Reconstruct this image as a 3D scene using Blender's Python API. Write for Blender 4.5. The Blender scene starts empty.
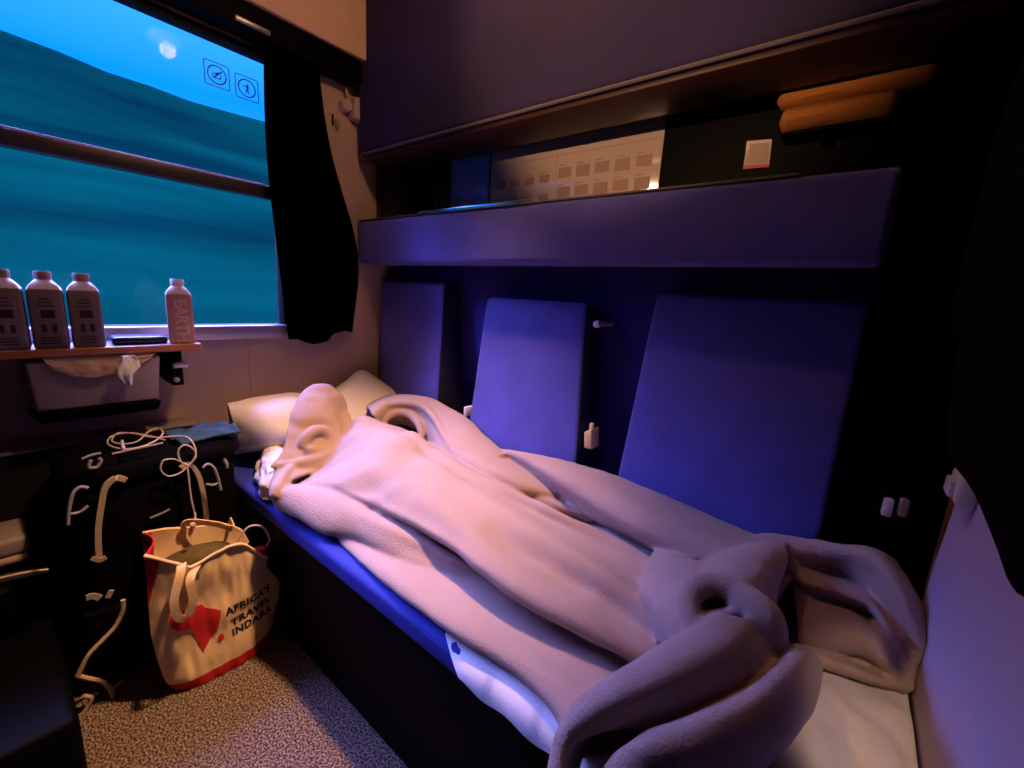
import bpy, bmesh, math, random
import numpy as np
from mathutils import Vector, Matrix, noise
random.seed(4)
S = bpy.context.scene
COL = S.collection

# ------------------------------------------------------------------ camera
FPX = 428.6
_w = np.array([-554., 121., FPX]); _w /= np.linalg.norm(_w)
_b = np.array([346., 66., FPX]); _b -= _w * (_b @ _w); _b /= np.linalg.norm(_b)
_u = np.cross(_b, _w)
if _u[1] < 0: _u = -_u
ROT = np.array([-_w, _b, _u])
CAM = np.array([1.85, -1.46, 1.14])
cd = bpy.data.cameras.new('camera'); cam = bpy.data.objects.new('camera', cd); COL.objects.link(cam)
cd.sensor_width = 36; cd.lens = FPX / 1024 * 36; cd.clip_start = 0.02; cd.clip_end = 500
right, up, fwd = (ROT @ np.array(v) for v in ([1., 0, 0], [0, 1., 0], [0, 0, 1.]))
M = Matrix.Identity(4)
for i in range(3):
    M[i][0] = right[i]; M[i][1] = up[i]; M[i][2] = -fwd[i]; M[i][3] = CAM[i]
cam.matrix_world = M
S.camera = cam

def ray(px, py): return ROT @ np.array([px - 512., 384. - py, FPX])
def at_x(px, py, x): d = ray(px, py); return Vector(CAM + d * (x - CAM[0]) / d[0])
def at_y(px, py, y): d = ray(px, py); return Vector(CAM + d * (y - CAM[1]) / d[1])
def at_z(px, py, z): d = ray(px, py); return Vector(CAM + d * (z - CAM[2]) / d[2])

# ------------------------------------------------------------------ world, lights, exposure
W = bpy.data.worlds.new('dusk_sky'); S.world = W; W.use_nodes = True
nt = W.node_tree; nt.nodes.clear()
wo = nt.nodes.new('ShaderNodeOutputWorld'); bg = nt.nodes.new('ShaderNodeBackground')
tc = nt.nodes.new('ShaderNodeTexCoord'); sx = nt.nodes.new('ShaderNodeSeparateXYZ'); cr = nt.nodes.new('ShaderNodeValToRGB')
nt.links.new(tc.outputs['Generated'], sx.inputs[0]); nt.links.new(sx.outputs['Z'], cr.inputs[0])
nt.links.new(cr.outputs[0], bg.inputs[0]); nt.links.new(bg.outputs[0], wo.inputs[0])
e = cr.color_ramp.elements
e[0].position = 0.0; e[0].color = (0.01, 0.12, 0.30, 1)
e[1].position = 1.0; e[1].color = (6.0, 6.2, 21.0, 1)
k = e.new(0.24); k.color = (0.01, 0.14, 0.55, 1)
k = e.new(0.30); k.color = (0.001, 0.14, 0.75, 1)
k = e.new(0.395); k.color = (0.02, 0.19, 0.85, 1)
k = e.new(0.45); k.color = (3.0, 3.2, 11.0, 1)
k = e.new(0.60); k.color = (6.0, 6.2, 21.0, 1)
bg.inputs[1].default_value = 1.6
S.view_settings.view_transform = 'Standard'; S.view_settings.look = 'None'
S.view_settings.gamma = 1; S.view_settings.use_curve_mapping = False
S.view_settings.exposure = 0.75

def lamp(name, kind, loc, target, energy, color, **kw):
    l = bpy.data.lights.new(name, kind); l.energy = energy; l.color = color
    for a, v in kw.items(): setattr(l, a, v)
    o = bpy.data.objects.new(name, l); COL.objects.link(o); o.location = loc
    o.rotation_euler = (Vector(target) - Vector(loc)).to_track_quat('-Z', 'Y').to_euler()
    return o
WARM = (1.0, 0.56, 0.28)
LAMP_POS = Vector((1.18, -1.84, 1.62)); LAMP_AIM = Vector((1.24, -0.0, 2.02))
lamp('reading_lamp_light', 'SPOT', LAMP_POS, LAMP_AIM, 46, WARM, spot_size=math.radians(47), spot_blend=0.6, shadow_soft_size=0.02)
DOME_POS = Vector((1.00, -0.68, 2.30))
LAMP2_POS = Vector((1.99, -1.86, 1.75)); LAMP2_AIM = Vector((2.02, -.62, .47))
lamp('corridor_side_reading_light', 'SPOT', LAMP2_POS, LAMP2_AIM, 30, (1.0, 0.66, 0.42), spot_size=math.radians(12), spot_blend=0.5, shadow_soft_size=0.02)
lamp('ceiling_lamp_light', 'POINT', DOME_POS - Vector((0, 0, .06)), DOME_POS - Vector((0, 0, 1)), 5.0, WARM, shadow_soft_size=0.035)
lamp('ceiling_lamp_beam', 'SPOT', DOME_POS - Vector((0, 0, .04)), (0.80, -0.84, .5), 155, (1.0, 0.55, 0.28), spot_size=math.radians(60), spot_blend=1.0, shadow_soft_size=0.05)

# ------------------------------------------------------------------ materials
def new_mat(name):
    m = bpy.data.materials.new(name); m.use_nodes = True
    return m, m.node_tree, m.node_tree.nodes['Principled BSDF']
def mat(name, color, rough=0.6, metal=0.0, var=0.0, vscale=8, bump=0.0, bscale=200, sheen=0.0, spec=0.5, detail=3, stretch=None):
    m, t, p = new_mat(name)
    c = (*color, 1)
    p.inputs['Base Color'].default_value = c; p.inputs['Roughness'].default_value = rough
    p.inputs['Metallic'].default_value = metal; p.inputs['Specular IOR Level'].default_value = spec
    if sheen: p.inputs['Sheen Weight'].default_value = sheen; p.inputs['Sheen Roughness'].default_value = 0.5
    if var or bump:
        co = t.nodes.new('ShaderNodeTexCoord'); mp = t.nodes.new('ShaderNodeMapping')
        t.links.new(co.outputs['Object'], mp.inputs[0])
        if stretch: mp.inputs['Scale'].default_value = stretch
    if var:
        n = t.nodes.new('ShaderNodeTexNoise'); n.inputs['Scale'].default_value = vscale; n.inputs['Detail'].default_value = detail
        r = t.nodes.new('ShaderNodeValToRGB')
        r.color_ramp.elements[0].position = 0.3; r.color_ramp.elements[1].position = 0.7
        r.color_ramp.elements[0].color = tuple(x * (1 - var) for x in color) + (1,)
        r.color_ramp.elements[1].color = tuple(min(1, x * (1 + var)) for x in color) + (1,)
        t.links.new(mp.outputs[0], n.inputs[0]); t.links.new(n.outputs[0], r.inputs[0]); t.links.new(r.outputs[0], p.inputs['Base Color'])
    if bump:
        n = t.nodes.new('ShaderNodeTexNoise'); n.inputs['Scale'].default_value = bscale; n.inputs['Detail'].default_value = 2
        b = t.nodes.new('ShaderNodeBump'); b.inputs['Strength'].default_value = bump; b.inputs['Distance'].default_value = 0.004
        t.links.new(mp.outputs[0], n.inputs[0]); t.links.new(n.outputs[0], b.inputs['Height']); t.links.new(b.outputs[0], p.inputs['Normal'])
    return m
def glass_mat(name, tint=(1, 1, 1), ior=1.3, gloss_rough=0.0):
    m, t, p = new_mat(name); t.nodes.remove(p); o = t.nodes['Material Output']
    tr = t.nodes.new('ShaderNodeBsdfTransparent'); tr.inputs[0].default_value = (*tint, 1)
    gl = t.nodes.new('ShaderNodeBsdfGlossy'); gl.inputs['Roughness'].default_value = gloss_rough
    fr = t.nodes.new('ShaderNodeFresnel'); fr.inputs[0].default_value = ior
    mx = t.nodes.new('ShaderNodeMixShader')
    t.links.new(fr.outputs[0], mx.inputs[0]); t.links.new(tr.outputs[0], mx.inputs[1]); t.links.new(gl.outputs[0], mx.inputs[2])
    t.links.new(mx.outputs[0], o.inputs[0]); return m
def emit_mat(name, color, strength):
    m, t, p = new_mat(name); p.inputs['Emission Color'].default_value = (*color, 1); p.inputs['Emission Strength'].default_value = strength
    p.inputs['Base Color'].default_value = (*color, 1); return m

MT = dict(
    seat=mat('blue_violet_velour', (0.075, 0.07, 0.37), 0.85, var=0.12, vscale=9, bump=0.35, bscale=420, sheen=0.15),
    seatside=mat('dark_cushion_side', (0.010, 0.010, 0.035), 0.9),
    backpanel=mat('blue_back_panel_fabric', (0.03, 0.022, 0.26), 0.9, bump=0.3, bscale=420),
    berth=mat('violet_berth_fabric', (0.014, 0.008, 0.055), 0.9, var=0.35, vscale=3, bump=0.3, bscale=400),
    piping=mat('grey_piping', (0.11, 0.09, 0.10), 0.7),
    brownlam=mat('brown_laminate', (0.045, 0.014, 0.010), 0.5),
    blackfab=mat('black_fabric', (0.0022, 0.0022, 0.003), 0.95, bump=0.3, bscale=150, spec=0.04),
    blackcurt=mat('black_curtain_cloth', (0.001, 0.001, 0.0015), 1.0, spec=0.0),
    blackplastic=mat('black_plastic', (0.001, 0.001, 0.0015), 0.6, spec=0.06),
    wall=mat('beige_wall_panel', (0.48, 0.35, 0.29), 0.55, var=0.05, vscale=4),
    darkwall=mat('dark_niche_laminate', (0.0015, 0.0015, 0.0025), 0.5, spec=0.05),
    lowdark=mat('dark_grey_lower_panel', (0.012, 0.012, 0.015), 0.7, spec=0.2),
    alu=mat('brushed_aluminium', (0.45, 0.40, 0.40), 0.38, metal=0.7),
    frame=mat('dark_window_frame', (0.05, 0.04, 0.045), 0.45, metal=0.5),
    rubber=mat('black_window_gasket', (0.004, 0.004, 0.005), 0.7, spec=0.2),
    wood=mat('orange_brown_wood_edge', (0.32, 0.11, 0.045), 0.4, var=0.25, vscale=30, stretch=(1, .1, 1)),
    tabletop=mat('pale_table_laminate', (0.45, 0.42, 0.42), 0.3),
    bin=mat('grey_metal_bin', (0.30, 0.24, 0.23), 0.6, var=0.06, vscale=12),
    white=mat('white_plastic', (0.62, 0.58, 0.58), 0.45),
    cream=mat('cream_plastic', (0.80, 0.62, 0.25), 0.45),
    sheet=mat('white_cotton_sheet', (0.72, 0.68, 0.70), 0.85, bump=0.15, bscale=90),
    pillow=mat('white_pillowcase', (0.74, 0.66, 0.68), 0.85, bump=0.15, bscale=60),
    mattress=mat('royal_blue_mattress', (0.010, 0.022, 0.30), 0.85, bump=0.3, bscale=400),
    fleece=mat('mauve_beige_fleece', (0.36, 0.255, 0.22), 1.0, bump=0.55, bscale=260, sheen=0.15, spec=0.1, var=0.05, vscale=6),
    carton=mat('grey_carton_print', (0.20, 0.15, 0.155), 0.5, var=0.08, vscale=40),
    cartondark=mat('carton_dark_print', (0.02, 0.015, 0.025), 0.5),
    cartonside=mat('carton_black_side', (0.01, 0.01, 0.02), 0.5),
    cartontop=mat('carton_pale_shoulder', (0.88, 0.78, 0.76), 0.4),
    cap=mat('tan_bottle_cap', (0.30, 0.20, 0.17), 0.5),
    rosecarton=mat('rose_carton_print', (0.46, 0.23, 0.21), 0.5),
    roseletter=mat('pale_carton_letters', (0.62, 0.47, 0.42), 0.5),
    canvas=mat('cream_canvas', (0.82, 0.58, 0.32), 0.9, var=0.06, vscale=14, bump=0.35, bscale=330),
    canvasin=mat('canvas_lining', (0.42, 0.28, 0.17), 0.95, bump=0.3, bscale=200),
    red=mat('red_canvas', (0.60, 0.012, 0.02), 0.85, bump=0.2, bscale=300),
    ink=mat('black_print_ink', (0.015, 0.012, 0.01), 0.8),
    olive=mat('olive_cloth', (0.09, 0.065, 0.025), 0.95, var=0.4, vscale=20, bump=0.4, bscale=120),
    teal=mat('teal_cloth', (0.012, 0.045, 0.07), 0.9, bump=0.3, bscale=120),
    khaki=mat('khaki_webbing', (0.42, 0.31, 0.22), 0.85, bump=0.4, bscale=300),
    greyweb=mat('grey_webbing', (0.30, 0.28, 0.30), 0.8),
    cord=mat('white_cord', (0.60, 0.48, 0.45), 0.5),
    tan=mat('tan_blanket', (0.42, 0.15, 0.035), 0.95, bump=0.4, bscale=180),
    paper=mat('brown_paper', (0.55, 0.40, 0.27), 0.85, var=0.1, vscale=15, bump=0.3, bscale=50),
    tissue=mat('white_tissue', (0.88, 0.88, 0.92), 0.9),
    poster=mat('white_poster_paper', (0.55, 0.42, 0.40), 0.12, spec=1.0),
    posterdark=mat('poster_band', (0.42, 0.30, 0.31), 0.4),
    posterink=mat('poster_print', (0.36, 0.22, 0.20), 0.45),
    bluereflectprint=mat('blue_reflection_tint', (0.20, 0.35, 0.85), 0.2),  # window reflection put into the colour; the dark leaflet's print reuses it
    bluemarks=mat('pale_reflection_marks', (0.25, 0.34, 0.75), 0.3),  # pale marks on the painted reflection
    ledge=mat('polished_metal_lip', (0.8, 0.95, 1.0), 0.22, metal=1.0),
    redlabel=mat('red_label', (0.55, 0.03, 0.03), 0.5),
    steel=mat('warm_steel', (0.55, 0.42, 0.36), 0.28, metal=1.0),
    panel=mat('pale_end_panel', (0.44, 0.36, 0.50), 0.6, var=0.03, vscale=4),
    ceiling=mat('cream_ceiling', (0.72, 0.48, 0.32), 0.6),
    ink2=mat('dark_blue_sticker_ink', (0.003, 0.02, 0.10), 0.5),
    phone=mat('black_leather', (0.01, 0.015, 0.03), 0.25),
    glass=glass_mat('window_glass', (0.95, 0.98, 1.0), 1.1),
)
def carpet_mat():
    m, t, p = new_mat('brown_flecked_carpet')
    co = t.nodes.new('ShaderNodeTexCoord')
    v = t.nodes.new('ShaderNodeTexNoise'); v.inputs['Scale'].default_value = 195; v.inputs['Detail'].default_value = 3
    r = t.nodes.new('ShaderNodeValToRGB'); E = r.color_ramp.elements
    E[0].position = 0.43; E[0].color = (0.030, 0.025, 0.018, 1); E[1].position = 0.62; E[1].color = (0.36, 0.24, 0.18, 1)
    b = t.nodes.new('ShaderNodeBump'); b.inputs['Strength'].default_value = 1.0; b.inputs['Distance'].default_value = 0.008
    t.links.new(co.outputs['Object'], v.inputs[0]); t.links.new(v.outputs[0], r.inputs[0]); t.links.new(r.outputs[0], p.inputs['Base Color'])
    t.links.new(v.outputs[0], b.inputs['Height']); t.links.new(b.outputs[0], p.inputs['Normal'])
    p.inputs['Roughness'].default_value = 1; return m
MT['carpet'] = carpet_mat()
def grass_mat():
    m, t, p = new_mat('teal_grassland'); co = t.nodes.new('ShaderNodeTexCoord'); mp = t.nodes.new('ShaderNodeMapping')
    mp.inputs['Scale'].default_value = (0.10, 0.035, 0.4)
    n = t.nodes.new('ShaderNodeTexNoise'); n.inputs['Scale'].default_value = 1.6; n.inputs['Detail'].default_value = 4
    r = t.nodes.new('ShaderNodeValToRGB'); E = r.color_ramp.elements
    E[0].position = 0.35; E[0].color = (0.0001, 0.0042, 0.0034, 1); E[1].position = 0.68; E[1].color = (0.0001, 0.0125, 0.0070, 1)
    t.links.new(co.outputs['Object'], mp.inputs[0]); t.links.new(mp.outputs[0], n.inputs[0]); t.links.new(n.outputs[0], r.inputs[0])
    t.links.new(r.outputs[0], p.inputs['Base Color']); p.inputs['Roughness'].default_value = 1; p.inputs['Specular IOR Level'].default_value = 0
    return m
MT['grass'] = grass_mat()

# ------------------------------------------------------------------ helpers
def link(name, bm, m, parent=None, smooth=True, kind=None, label=None):
    if parent is not None and parent.type == 'EMPTY':
        bmesh.ops.translate(bm, verts=bm.verts, vec=-parent.location)
    me = bpy.data.meshes.new(name); bm.normal_update(); bm.to_mesh(me); bm.free()
    for p in me.polygons: p.use_smooth = smooth
    if isinstance(m, (list, tuple)):
        for k in m: me.materials.append(MT[k])
    else: me.materials.append(MT[m])
    o = bpy.data.objects.new(name, me); COL.objects.link(o)
    if parent is not None: o.parent = parent
    if kind: o['kind'] = kind
    if label: o['label'] = label
    if smooth:
        try: me.set_sharp_from_angle(angle=math.radians(45))
        except Exception: pass
    return o
def thing(name, label, cat, loc, group=None):
    o = bpy.data.objects.new(name, None); COL.objects.link(o); o.location = loc; o.empty_display_size = 0.05
    o['label'] = label; o['category'] = cat
    if group: o['group'] = group
    return o
def tag(o, label, cat, group=None, kind=None):
    o['label'] = label; o['category'] = cat
    if group: o['group'] = group
    if kind: o['kind'] = kind
    return o
def BM(): return bmesh.new()
def box(bm, lo, hi, bev=0.0, seg=2, mi=0):
    lo = Vector(lo); hi = Vector(hi); r = bmesh.ops.create_cube(bm, size=1)
    vs = r['verts']
    for v in vs: v.co = Vector(((lo[i] + hi[i]) / 2 + v.co[i] * (hi[i] - lo[i])) for i in range(3))
    fs = set(f for v in vs for f in v.link_faces)
    if bev:
        es = set(e for v in vs for e in v.link_edges)
        r = bmesh.ops.bevel(bm, geom=list(es) + list(vs), offset=bev, segments=seg, affect='EDGES', profile=0.5)
        fs = set(r['faces']) | set(f for f in fs if f.is_valid)
    for f in fs: f.material_index = mi
    return bm
def hexa(bm, pts, bev=0.0, seg=2):
    """pts: 4 bottom (ccw) + 4 top"""
    v = [bm.verts.new(p) for p in pts]
    F = [(3, 2, 1, 0), (4, 5, 6, 7), (0, 1, 5, 4), (1, 2, 6, 5), (2, 3, 7, 6), (3, 0, 4, 7)]
    for f in F: bm.faces.new([v[i] for i in f])
    bmesh.ops.recalc_face_normals(bm, faces=bm.faces)
    if bev:
        es = set(e for x in v for e in x.link_edges)
        bmesh.ops.bevel(bm, geom=list(es) + v, offset=bev, segments=seg, affect='EDGES', profile=0.5)
    return bm
def cr(P, t):
    n = len(P); i = min(int(t), n - 2); f = t - i
    p0 = P[max(i - 1, 0)]; p1 = P[i]; p2 = P[i + 1]; p3 = P[min(i + 2, n - 1)]
    return 0.5 * ((2 * p1) + (-p0 + p2) * f + (2 * p0 - 5 * p1 + 4 * p2 - p3) * f * f + (-p0 + 3 * p1 - 3 * p2 + p3) * f ** 3)
def smoothpath(P, n):
    P = [np.array(p, float) for p in P]
    return [cr(P, (len(P) - 1) * i / (n - 1) * 0.999999) for i in range(n)]
def resample(P, n):
    P = smoothpath(P, 60); L = [0]
    for a, b in zip(P, P[1:]): L.append(L[-1] + np.linalg.norm(b - a))
    out = []
    for i in range(n):
        s = L[-1] * i / (n - 1); out.append(np.array([np.interp(s, L, [p[k] for p in P]) for k in range(len(P[0]))]))
    return out
def grid(bm, G, mi=0, uv=False, close=False):
    V = [[bm.verts.new(Vector(p)) for p in row] for row in G]
    for i in range(len(V) - 1):
        n = len(V[i])
        for j in range(n if close else n - 1):
            f = bm.faces.new((V[i][j], V[i][(j + 1) % n], V[i + 1][(j + 1) % n], V[i + 1][j])); f.material_index = mi
    return V
def tube(bm, P, r, n=8, steps=None, caps=True, flat=None, mi=0):
    """P list of points; r radius or list; flat=(a,b) elliptical in (side, up) for a ribbon"""
    P = [np.array(p, float) for p in P]
    if steps: 
        if isinstance(r, (list, tuple)): r = [float(x) for x in np.interp(np.linspace(0, 1, steps), np.linspace(0, 1, len(r)), r)]
        P = smoothpath(P, steps)
    if not isinstance(r, (list, tuple)): r = [r] * len(P)
    rows = []; prev = None
    for i, p in enumerate(P):
        t = P[min(i + 1, len(P) - 1)] - P[max(i - 1, 0)]; t = t / (np.linalg.norm(t) + 1e-9)
        if prev is None:
            a = np.array([0, 0, 1.]) if abs(t[2]) < 0.9 else np.array([1., 0, 0]); s = np.cross(t, a)
        else: s = prev - t * (prev @ t)
        s = s / (np.linalg.norm(s) + 1e-9); prev = s; q = np.cross(s, t)
        fa, fb = flat if flat else (1, 1)
        rows.append([p + r[i] * (fa * s * math.cos(2 * math.pi * k / n) + fb * q * math.sin(2 * math.pi * k / n)) for k in range(n)])
    V = grid(bm, rows, close=True, mi=mi)
    if caps:
        bm.faces.new(V[0]).material_index = mi; bm.faces.new(V[-1][::-1]).material_index = mi
    bmesh.ops.recalc_face_normals(bm, faces=bm.faces)
    return bm
def ribbon(bm, P, width, thick, side, steps=24, mi=0):
    P = smoothpath(P, steps); rows = []
    side = np.array(side, float)
    for i, p in enumerate(P):
        t = P[min(i + 1, len(P) - 1)] - P[max(i - 1, 0)]; t /= (np.linalg.norm(t) + 1e-9)
        s = side - t * (side @ t); s /= (np.linalg.norm(s) + 1e-9); q = np.cross(s, t)
        rows.append([p + s * width / 2 + q * thick / 2, p - s * width / 2 + q * thick / 2, p - s * width / 2 - q * thick / 2, p + s * width / 2 - q * thick / 2])
    V = grid(bm, rows, close=True, mi=mi); bm.faces.new(V[0]); bm.faces.new(V[-1][::-1])
    bmesh.ops.recalc_face_normals(bm, faces=bm.faces)
    return bm
def lathe(bm, prof, c, n=24, axis='z', mi=0):
    rows = []
    for r, z in prof:
        row = []
        for k in range(n):
            a = 2 * math.pi * k / n
            if axis == 'z': row.append((c[0] + r * math.cos(a), c[1] + r * math.sin(a), c[2] + z))
            elif axis == 'y': row.append((c[0] + r * math.cos(a), c[1] + z, c[2] + r * math.sin(a)))
            else: row.append((c[0] + z, c[1] + r * math.cos(a), c[2] + r * math.sin(a)))
        rows.append(row)
    V = grid(bm, rows, close=True, mi=mi)
    bm.faces.new(V[0]).material_index = mi; bm.faces.new(V[-1][::-1]).material_index = mi
    bmesh.ops.recalc_face_normals(bm, faces=bm.faces); return bm
def nz(p, s=1.0, o=0): return noise.noise(Vector(p) * s + Vector((o, o * 1.7, o * .3)))
def rough_up(bm, amp, scale, o=0, cuts=0):
    if cuts: bmesh.ops.subdivide_edges(bm, edges=bm.edges, cuts=cuts, use_grid_fill=True)
    bm.normal_update()
    for v in bm.verts: v.co += v.normal * amp * nz(v.co, scale, o)
def text_mesh(body, size, spacing=1.0, bold=0.0):
    c = bpy.data.curves.new('txt', 'FONT'); c.body = body; c.size = size; c.space_character = spacing; c.align_x = 'LEFT'; c.offset = bold; c.resolution_u = 3
    o = bpy.data.objects.new('txt', c); me = bpy.data.meshes.new_from_object(o)
    b = BM(); b.from_mesh(me); bpy.data.objects.remove(o); bpy.data.curves.remove(c); bpy.data.meshes.remove(me)
    return b

# ------------------------------------------------------------------ the room
ZC = 2.42; YO = -2.02; XR = 2.09
b = BM(); box(b, (-0.05, YO - .05, -0.06), (XR + .05, 0.05, 0)); link('floor', b, 'carpet', smooth=False, kind='structure')
b = BM(); box(b, (-0.05, YO - .05, ZC), (XR + .05, 0.05, ZC + .05)); link('ceiling', b, 'ceiling', smooth=False, kind='structure')
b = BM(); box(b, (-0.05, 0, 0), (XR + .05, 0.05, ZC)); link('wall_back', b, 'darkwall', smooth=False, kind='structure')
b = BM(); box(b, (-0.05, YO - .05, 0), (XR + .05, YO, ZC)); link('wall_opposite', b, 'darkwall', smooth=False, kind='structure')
b = BM(); box(b, (XR, YO, 0), (XR + .05, 0, ZC)); link('wall_corridor', b, 'lowdark', smooth=False, kind='structure')
# window wall with its opening
WY0, WY1, WZ0, WZ1 = -1.92, -0.628, 0.955, 1.955
b = BM()
box(b, (-0.06, YO, 0.0), (0, 0, WZ0)); box(b, (-0.06, YO, WZ1), (0, 0, ZC)); box(b, (-0.06, YO, WZ0), (0, WY0, WZ1)); box(b, (-0.06, WY1, WZ0), (0, 0, WZ1))
link('wall_window', b, 'wall', smooth=False, kind='structure')
wn = bpy.data.objects.new('window_1', None); COL.objects.link(wn); wn.location = (0, -1.27, WZ0); wn['kind'] = 'structure'
b = BM(); F = .02
box(b, (-.05, WY0, WZ0), (.006, WY1, WZ0 + .018), .003); box(b, (-.05, WY0, WZ1 - F), (.006, WY1, WZ1), .003)
box(b, (-.05, WY0, WZ0), (.006, WY0 + F, WZ1), .003); box(b, (-.05, WY1 - F, WZ0), (.006, WY1, WZ1), .003)
link('window_frame', b, 'rubber', wn)
b = BM(); box(b, (-.03, WY0 + F, 1.452), (.012, WY1 - F, 1.497), .006); 
link('transom_rail', b, 'frame', wn)
b = BM(); box(b, (-.028, WY0 + F, 1.497), (.004, WY1 - F, 1.503), .001); link('transom_lip', b, 'alu', wn)
b = BM(); box(b, (-.034, WY0 + F, WZ0 + .01), (-.028, WY1 - F, WZ1 - .01)); link('pane', b, 'glass', wn, smooth=False)
b = BM(); box(b, (0, -1.95, 0.92), (.03, -.63, .972), .006); link('window_sill', b, 'alu', wn)
# blind box above the window and the bulkhead
b = BM(); box(b, (0.0, -1.98, 1.965), (.09, -.33, 2.045), .006); link('trim_1', b, 'blackplastic', kind='structure')
b = BM(); box(b, (.05, -.80, 1.975), (.10, -.69, 1.99), .004)
b2 = b; tag(link('blind_handle', b2, 'alu'), 'small grey metal blind handle above the window top', 'handle')
b = BM(); box(b, (0.0, -1.98, 2.05), (.10, -.30, ZC - .002), .008); link('trim_2', b, 'ceiling', kind='structure')
# niche end strip
b = BM(); box(b, (0.0, -.205, 1.44), (.022, -.175, 1.735), .003); link('trim_3', b, 'brownlam', kind='structure')
# the fixed end panel at the corridor side of the berth
b = BM()
P = [(-.40, .86), (-.37, .70), (-.36, .60), (-.42, .48), (-.42, .0), (-.97, 0), (-.97, 1.15), (-.56, 1.0)]
f1 = [b.verts.new((2.042, y, z)) for y, z in P]; f2 = [b.verts.new((2.088, y, z)) for y, z in P]
b.faces.new(f1); b.faces.new(f2[::-1])
for i in range(len(P)): b.faces.new((f1[i], f2[i], f2[(i + 1) % len(P)], f1[(i + 1) % len(P)]))
bmesh.ops.recalc_face_normals(b, faces=b.faces)
bmesh.ops.bevel(b, geom=list(b.edges), offset=.006, segments=2, affect='EDGES')
link('trim_4', b, 'panel', kind='structure')
b = BM(); box(b, (2.05, -.325, .5), (2.088, -.30, 2.1), .004); link('trim_5', b, 'wood', kind='structure')

# landscape outside
b = BM(); rows = []
for i in range(46):
    t = i / 45; row = []
    for j in range(90):
        y = -75 + 150 * j / 89
        x = -3 - 26 * t
        z = -1.6 + 0.35 * t * 3 + 11.6 * max(0, (t - .18) / .82) ** 1.5 + 0.9 * nz((x * .1, y * .07, 0), 1, 3) * t + .3 * nz((x, y, 0), .5, 8) * t
        row.append((x, y, z))
    rows.append(row)
rows.append([(x - 8, y, z - 6) for x, y, z in rows[-1]])
grid(b, rows); bmesh.ops.recalc_face_normals(b, faces=b.faces)
for f in b.faces:
    pass
tag(link('grassy_bank', b, 'grass'), 'blue-green grassy bank rising outside the window', 'hillside')

# ------------------------------------------------------------------ berth: base, mattress
t = thing('lower_berth', 'lower berth with blue mattress on a black base along the seat wall', 'bed', (1.05, -.55, 0))
b = BM(); box(b, (.02, -.925, 0.0), (2.04, -.03, .40), .01); link('base', b, 'blackplastic', t)
b = BM(); box(b, (.02, -.945, .392), (2.04, -.22, .455), .018, 4)
link('mattress', b, 'mattress', t)

# seats with three backs
t = thing('seat_bench_back', 'blue-violet seat wall behind the bed with three raised backrest cushions', 'seat', (1.0, -.06, .45))
b = BM(); box(b, (.01, -.09, .44), (2.04, -.003, 1.27), .004); link('back_panel', b, 'backpanel', t)
def cushion(x0, x1, x0b, x1b, ztop, zbot, yt, yb, ybk):
    b = BM()
    hexa(b, [(x0b, yb, zbot), (x1b, yb, zbot), (x1b, ybk, zbot), (x0b, ybk, zbot), (x0, yt, ztop), (x1, yt, ztop), (x1, ybk, ztop), (x0, ybk, ztop)], .018, 4)
    return b
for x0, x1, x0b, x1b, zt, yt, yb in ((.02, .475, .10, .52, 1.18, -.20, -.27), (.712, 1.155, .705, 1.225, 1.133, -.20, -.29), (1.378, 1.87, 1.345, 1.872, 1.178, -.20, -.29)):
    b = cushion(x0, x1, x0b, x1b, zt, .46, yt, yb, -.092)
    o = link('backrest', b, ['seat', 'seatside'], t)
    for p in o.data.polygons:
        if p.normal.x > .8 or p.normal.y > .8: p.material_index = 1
# side latch + knob between cushions
b = BM(); hexa(b, [(1.228, -.265, .675), (1.256, -.265, .675), (1.256, -.21, .675), (1.228, -.21, .675), (1.228, -.275, .73), (1.254, -.275, .745), (1.254, -.22, .745), (1.228, -.22, .73)], .004)
box(b, (1.234, -.255, .735), (1.246, -.24, .758), .003)
link('armrest_latch', b, 'cream', t, label='cream plastic latch')
b = BM(); lathe(b, [(.002, -.03), (.011, -.026), (.013, -.012), (.008, 0), (.008, .09)], (1.195, -.175, 1.07), 16, 'y'); link('knob', b, 'white', t, label='white round knob')
b = BM(); box(b, (.684, -.27, .66), (.700, -.22, .70), .003); link('armrest_latch', b, 'white', t, label='white plastic latch')

# middle berth folded as headrest bar
t = thing('middle_berth', 'narrow blue-violet padded berth edge folded above the seat backs', 'berth', (1.0, -.2, 1.24))
b = BM(); box(b, (.012, -.315, 1.248), (1.872, -.20, 1.432), .018, 4); link('cushion', b, 'seat', t)
b = BM(); box(b, (.012, -.30, 1.40), (1.872, -.003, 1.434), .003); link('board', b, 'blackplastic', t)
b = BM(); box(b, (.012, -.312, 1.432), (1.70, -.300, 1.438), .002); link('edge_trim', b, 'piping', t)
b = BM(); box(b, (.445, -.3165, 1.434), (.995, -.300, 1.4445), .0008)
link('edge_strip', b, 'ledge', t, label='polished metal strip reflecting the window')

# upper berth
t = thing('upper_berth', 'large dark violet upholstered upper berth with grey piped lower edge', 'berth', (1.0, -.2, 1.69))
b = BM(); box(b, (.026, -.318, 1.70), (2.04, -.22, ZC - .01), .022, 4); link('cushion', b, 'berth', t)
b = BM(); box(b, (.026, -.30, 1.687), (2.04, -.105, 1.702), .003); box(b, (.026, -.12, 1.687), (2.04, -.105, ZC - .01), .002); link('berth_board', b, 'brownlam', t)
b = BM(); tube(b, [(.16 - .1, -.316, 1.704), (2.03, -.316, 1.704)], .005, 8); link('piping', b, 'piping', t)
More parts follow.
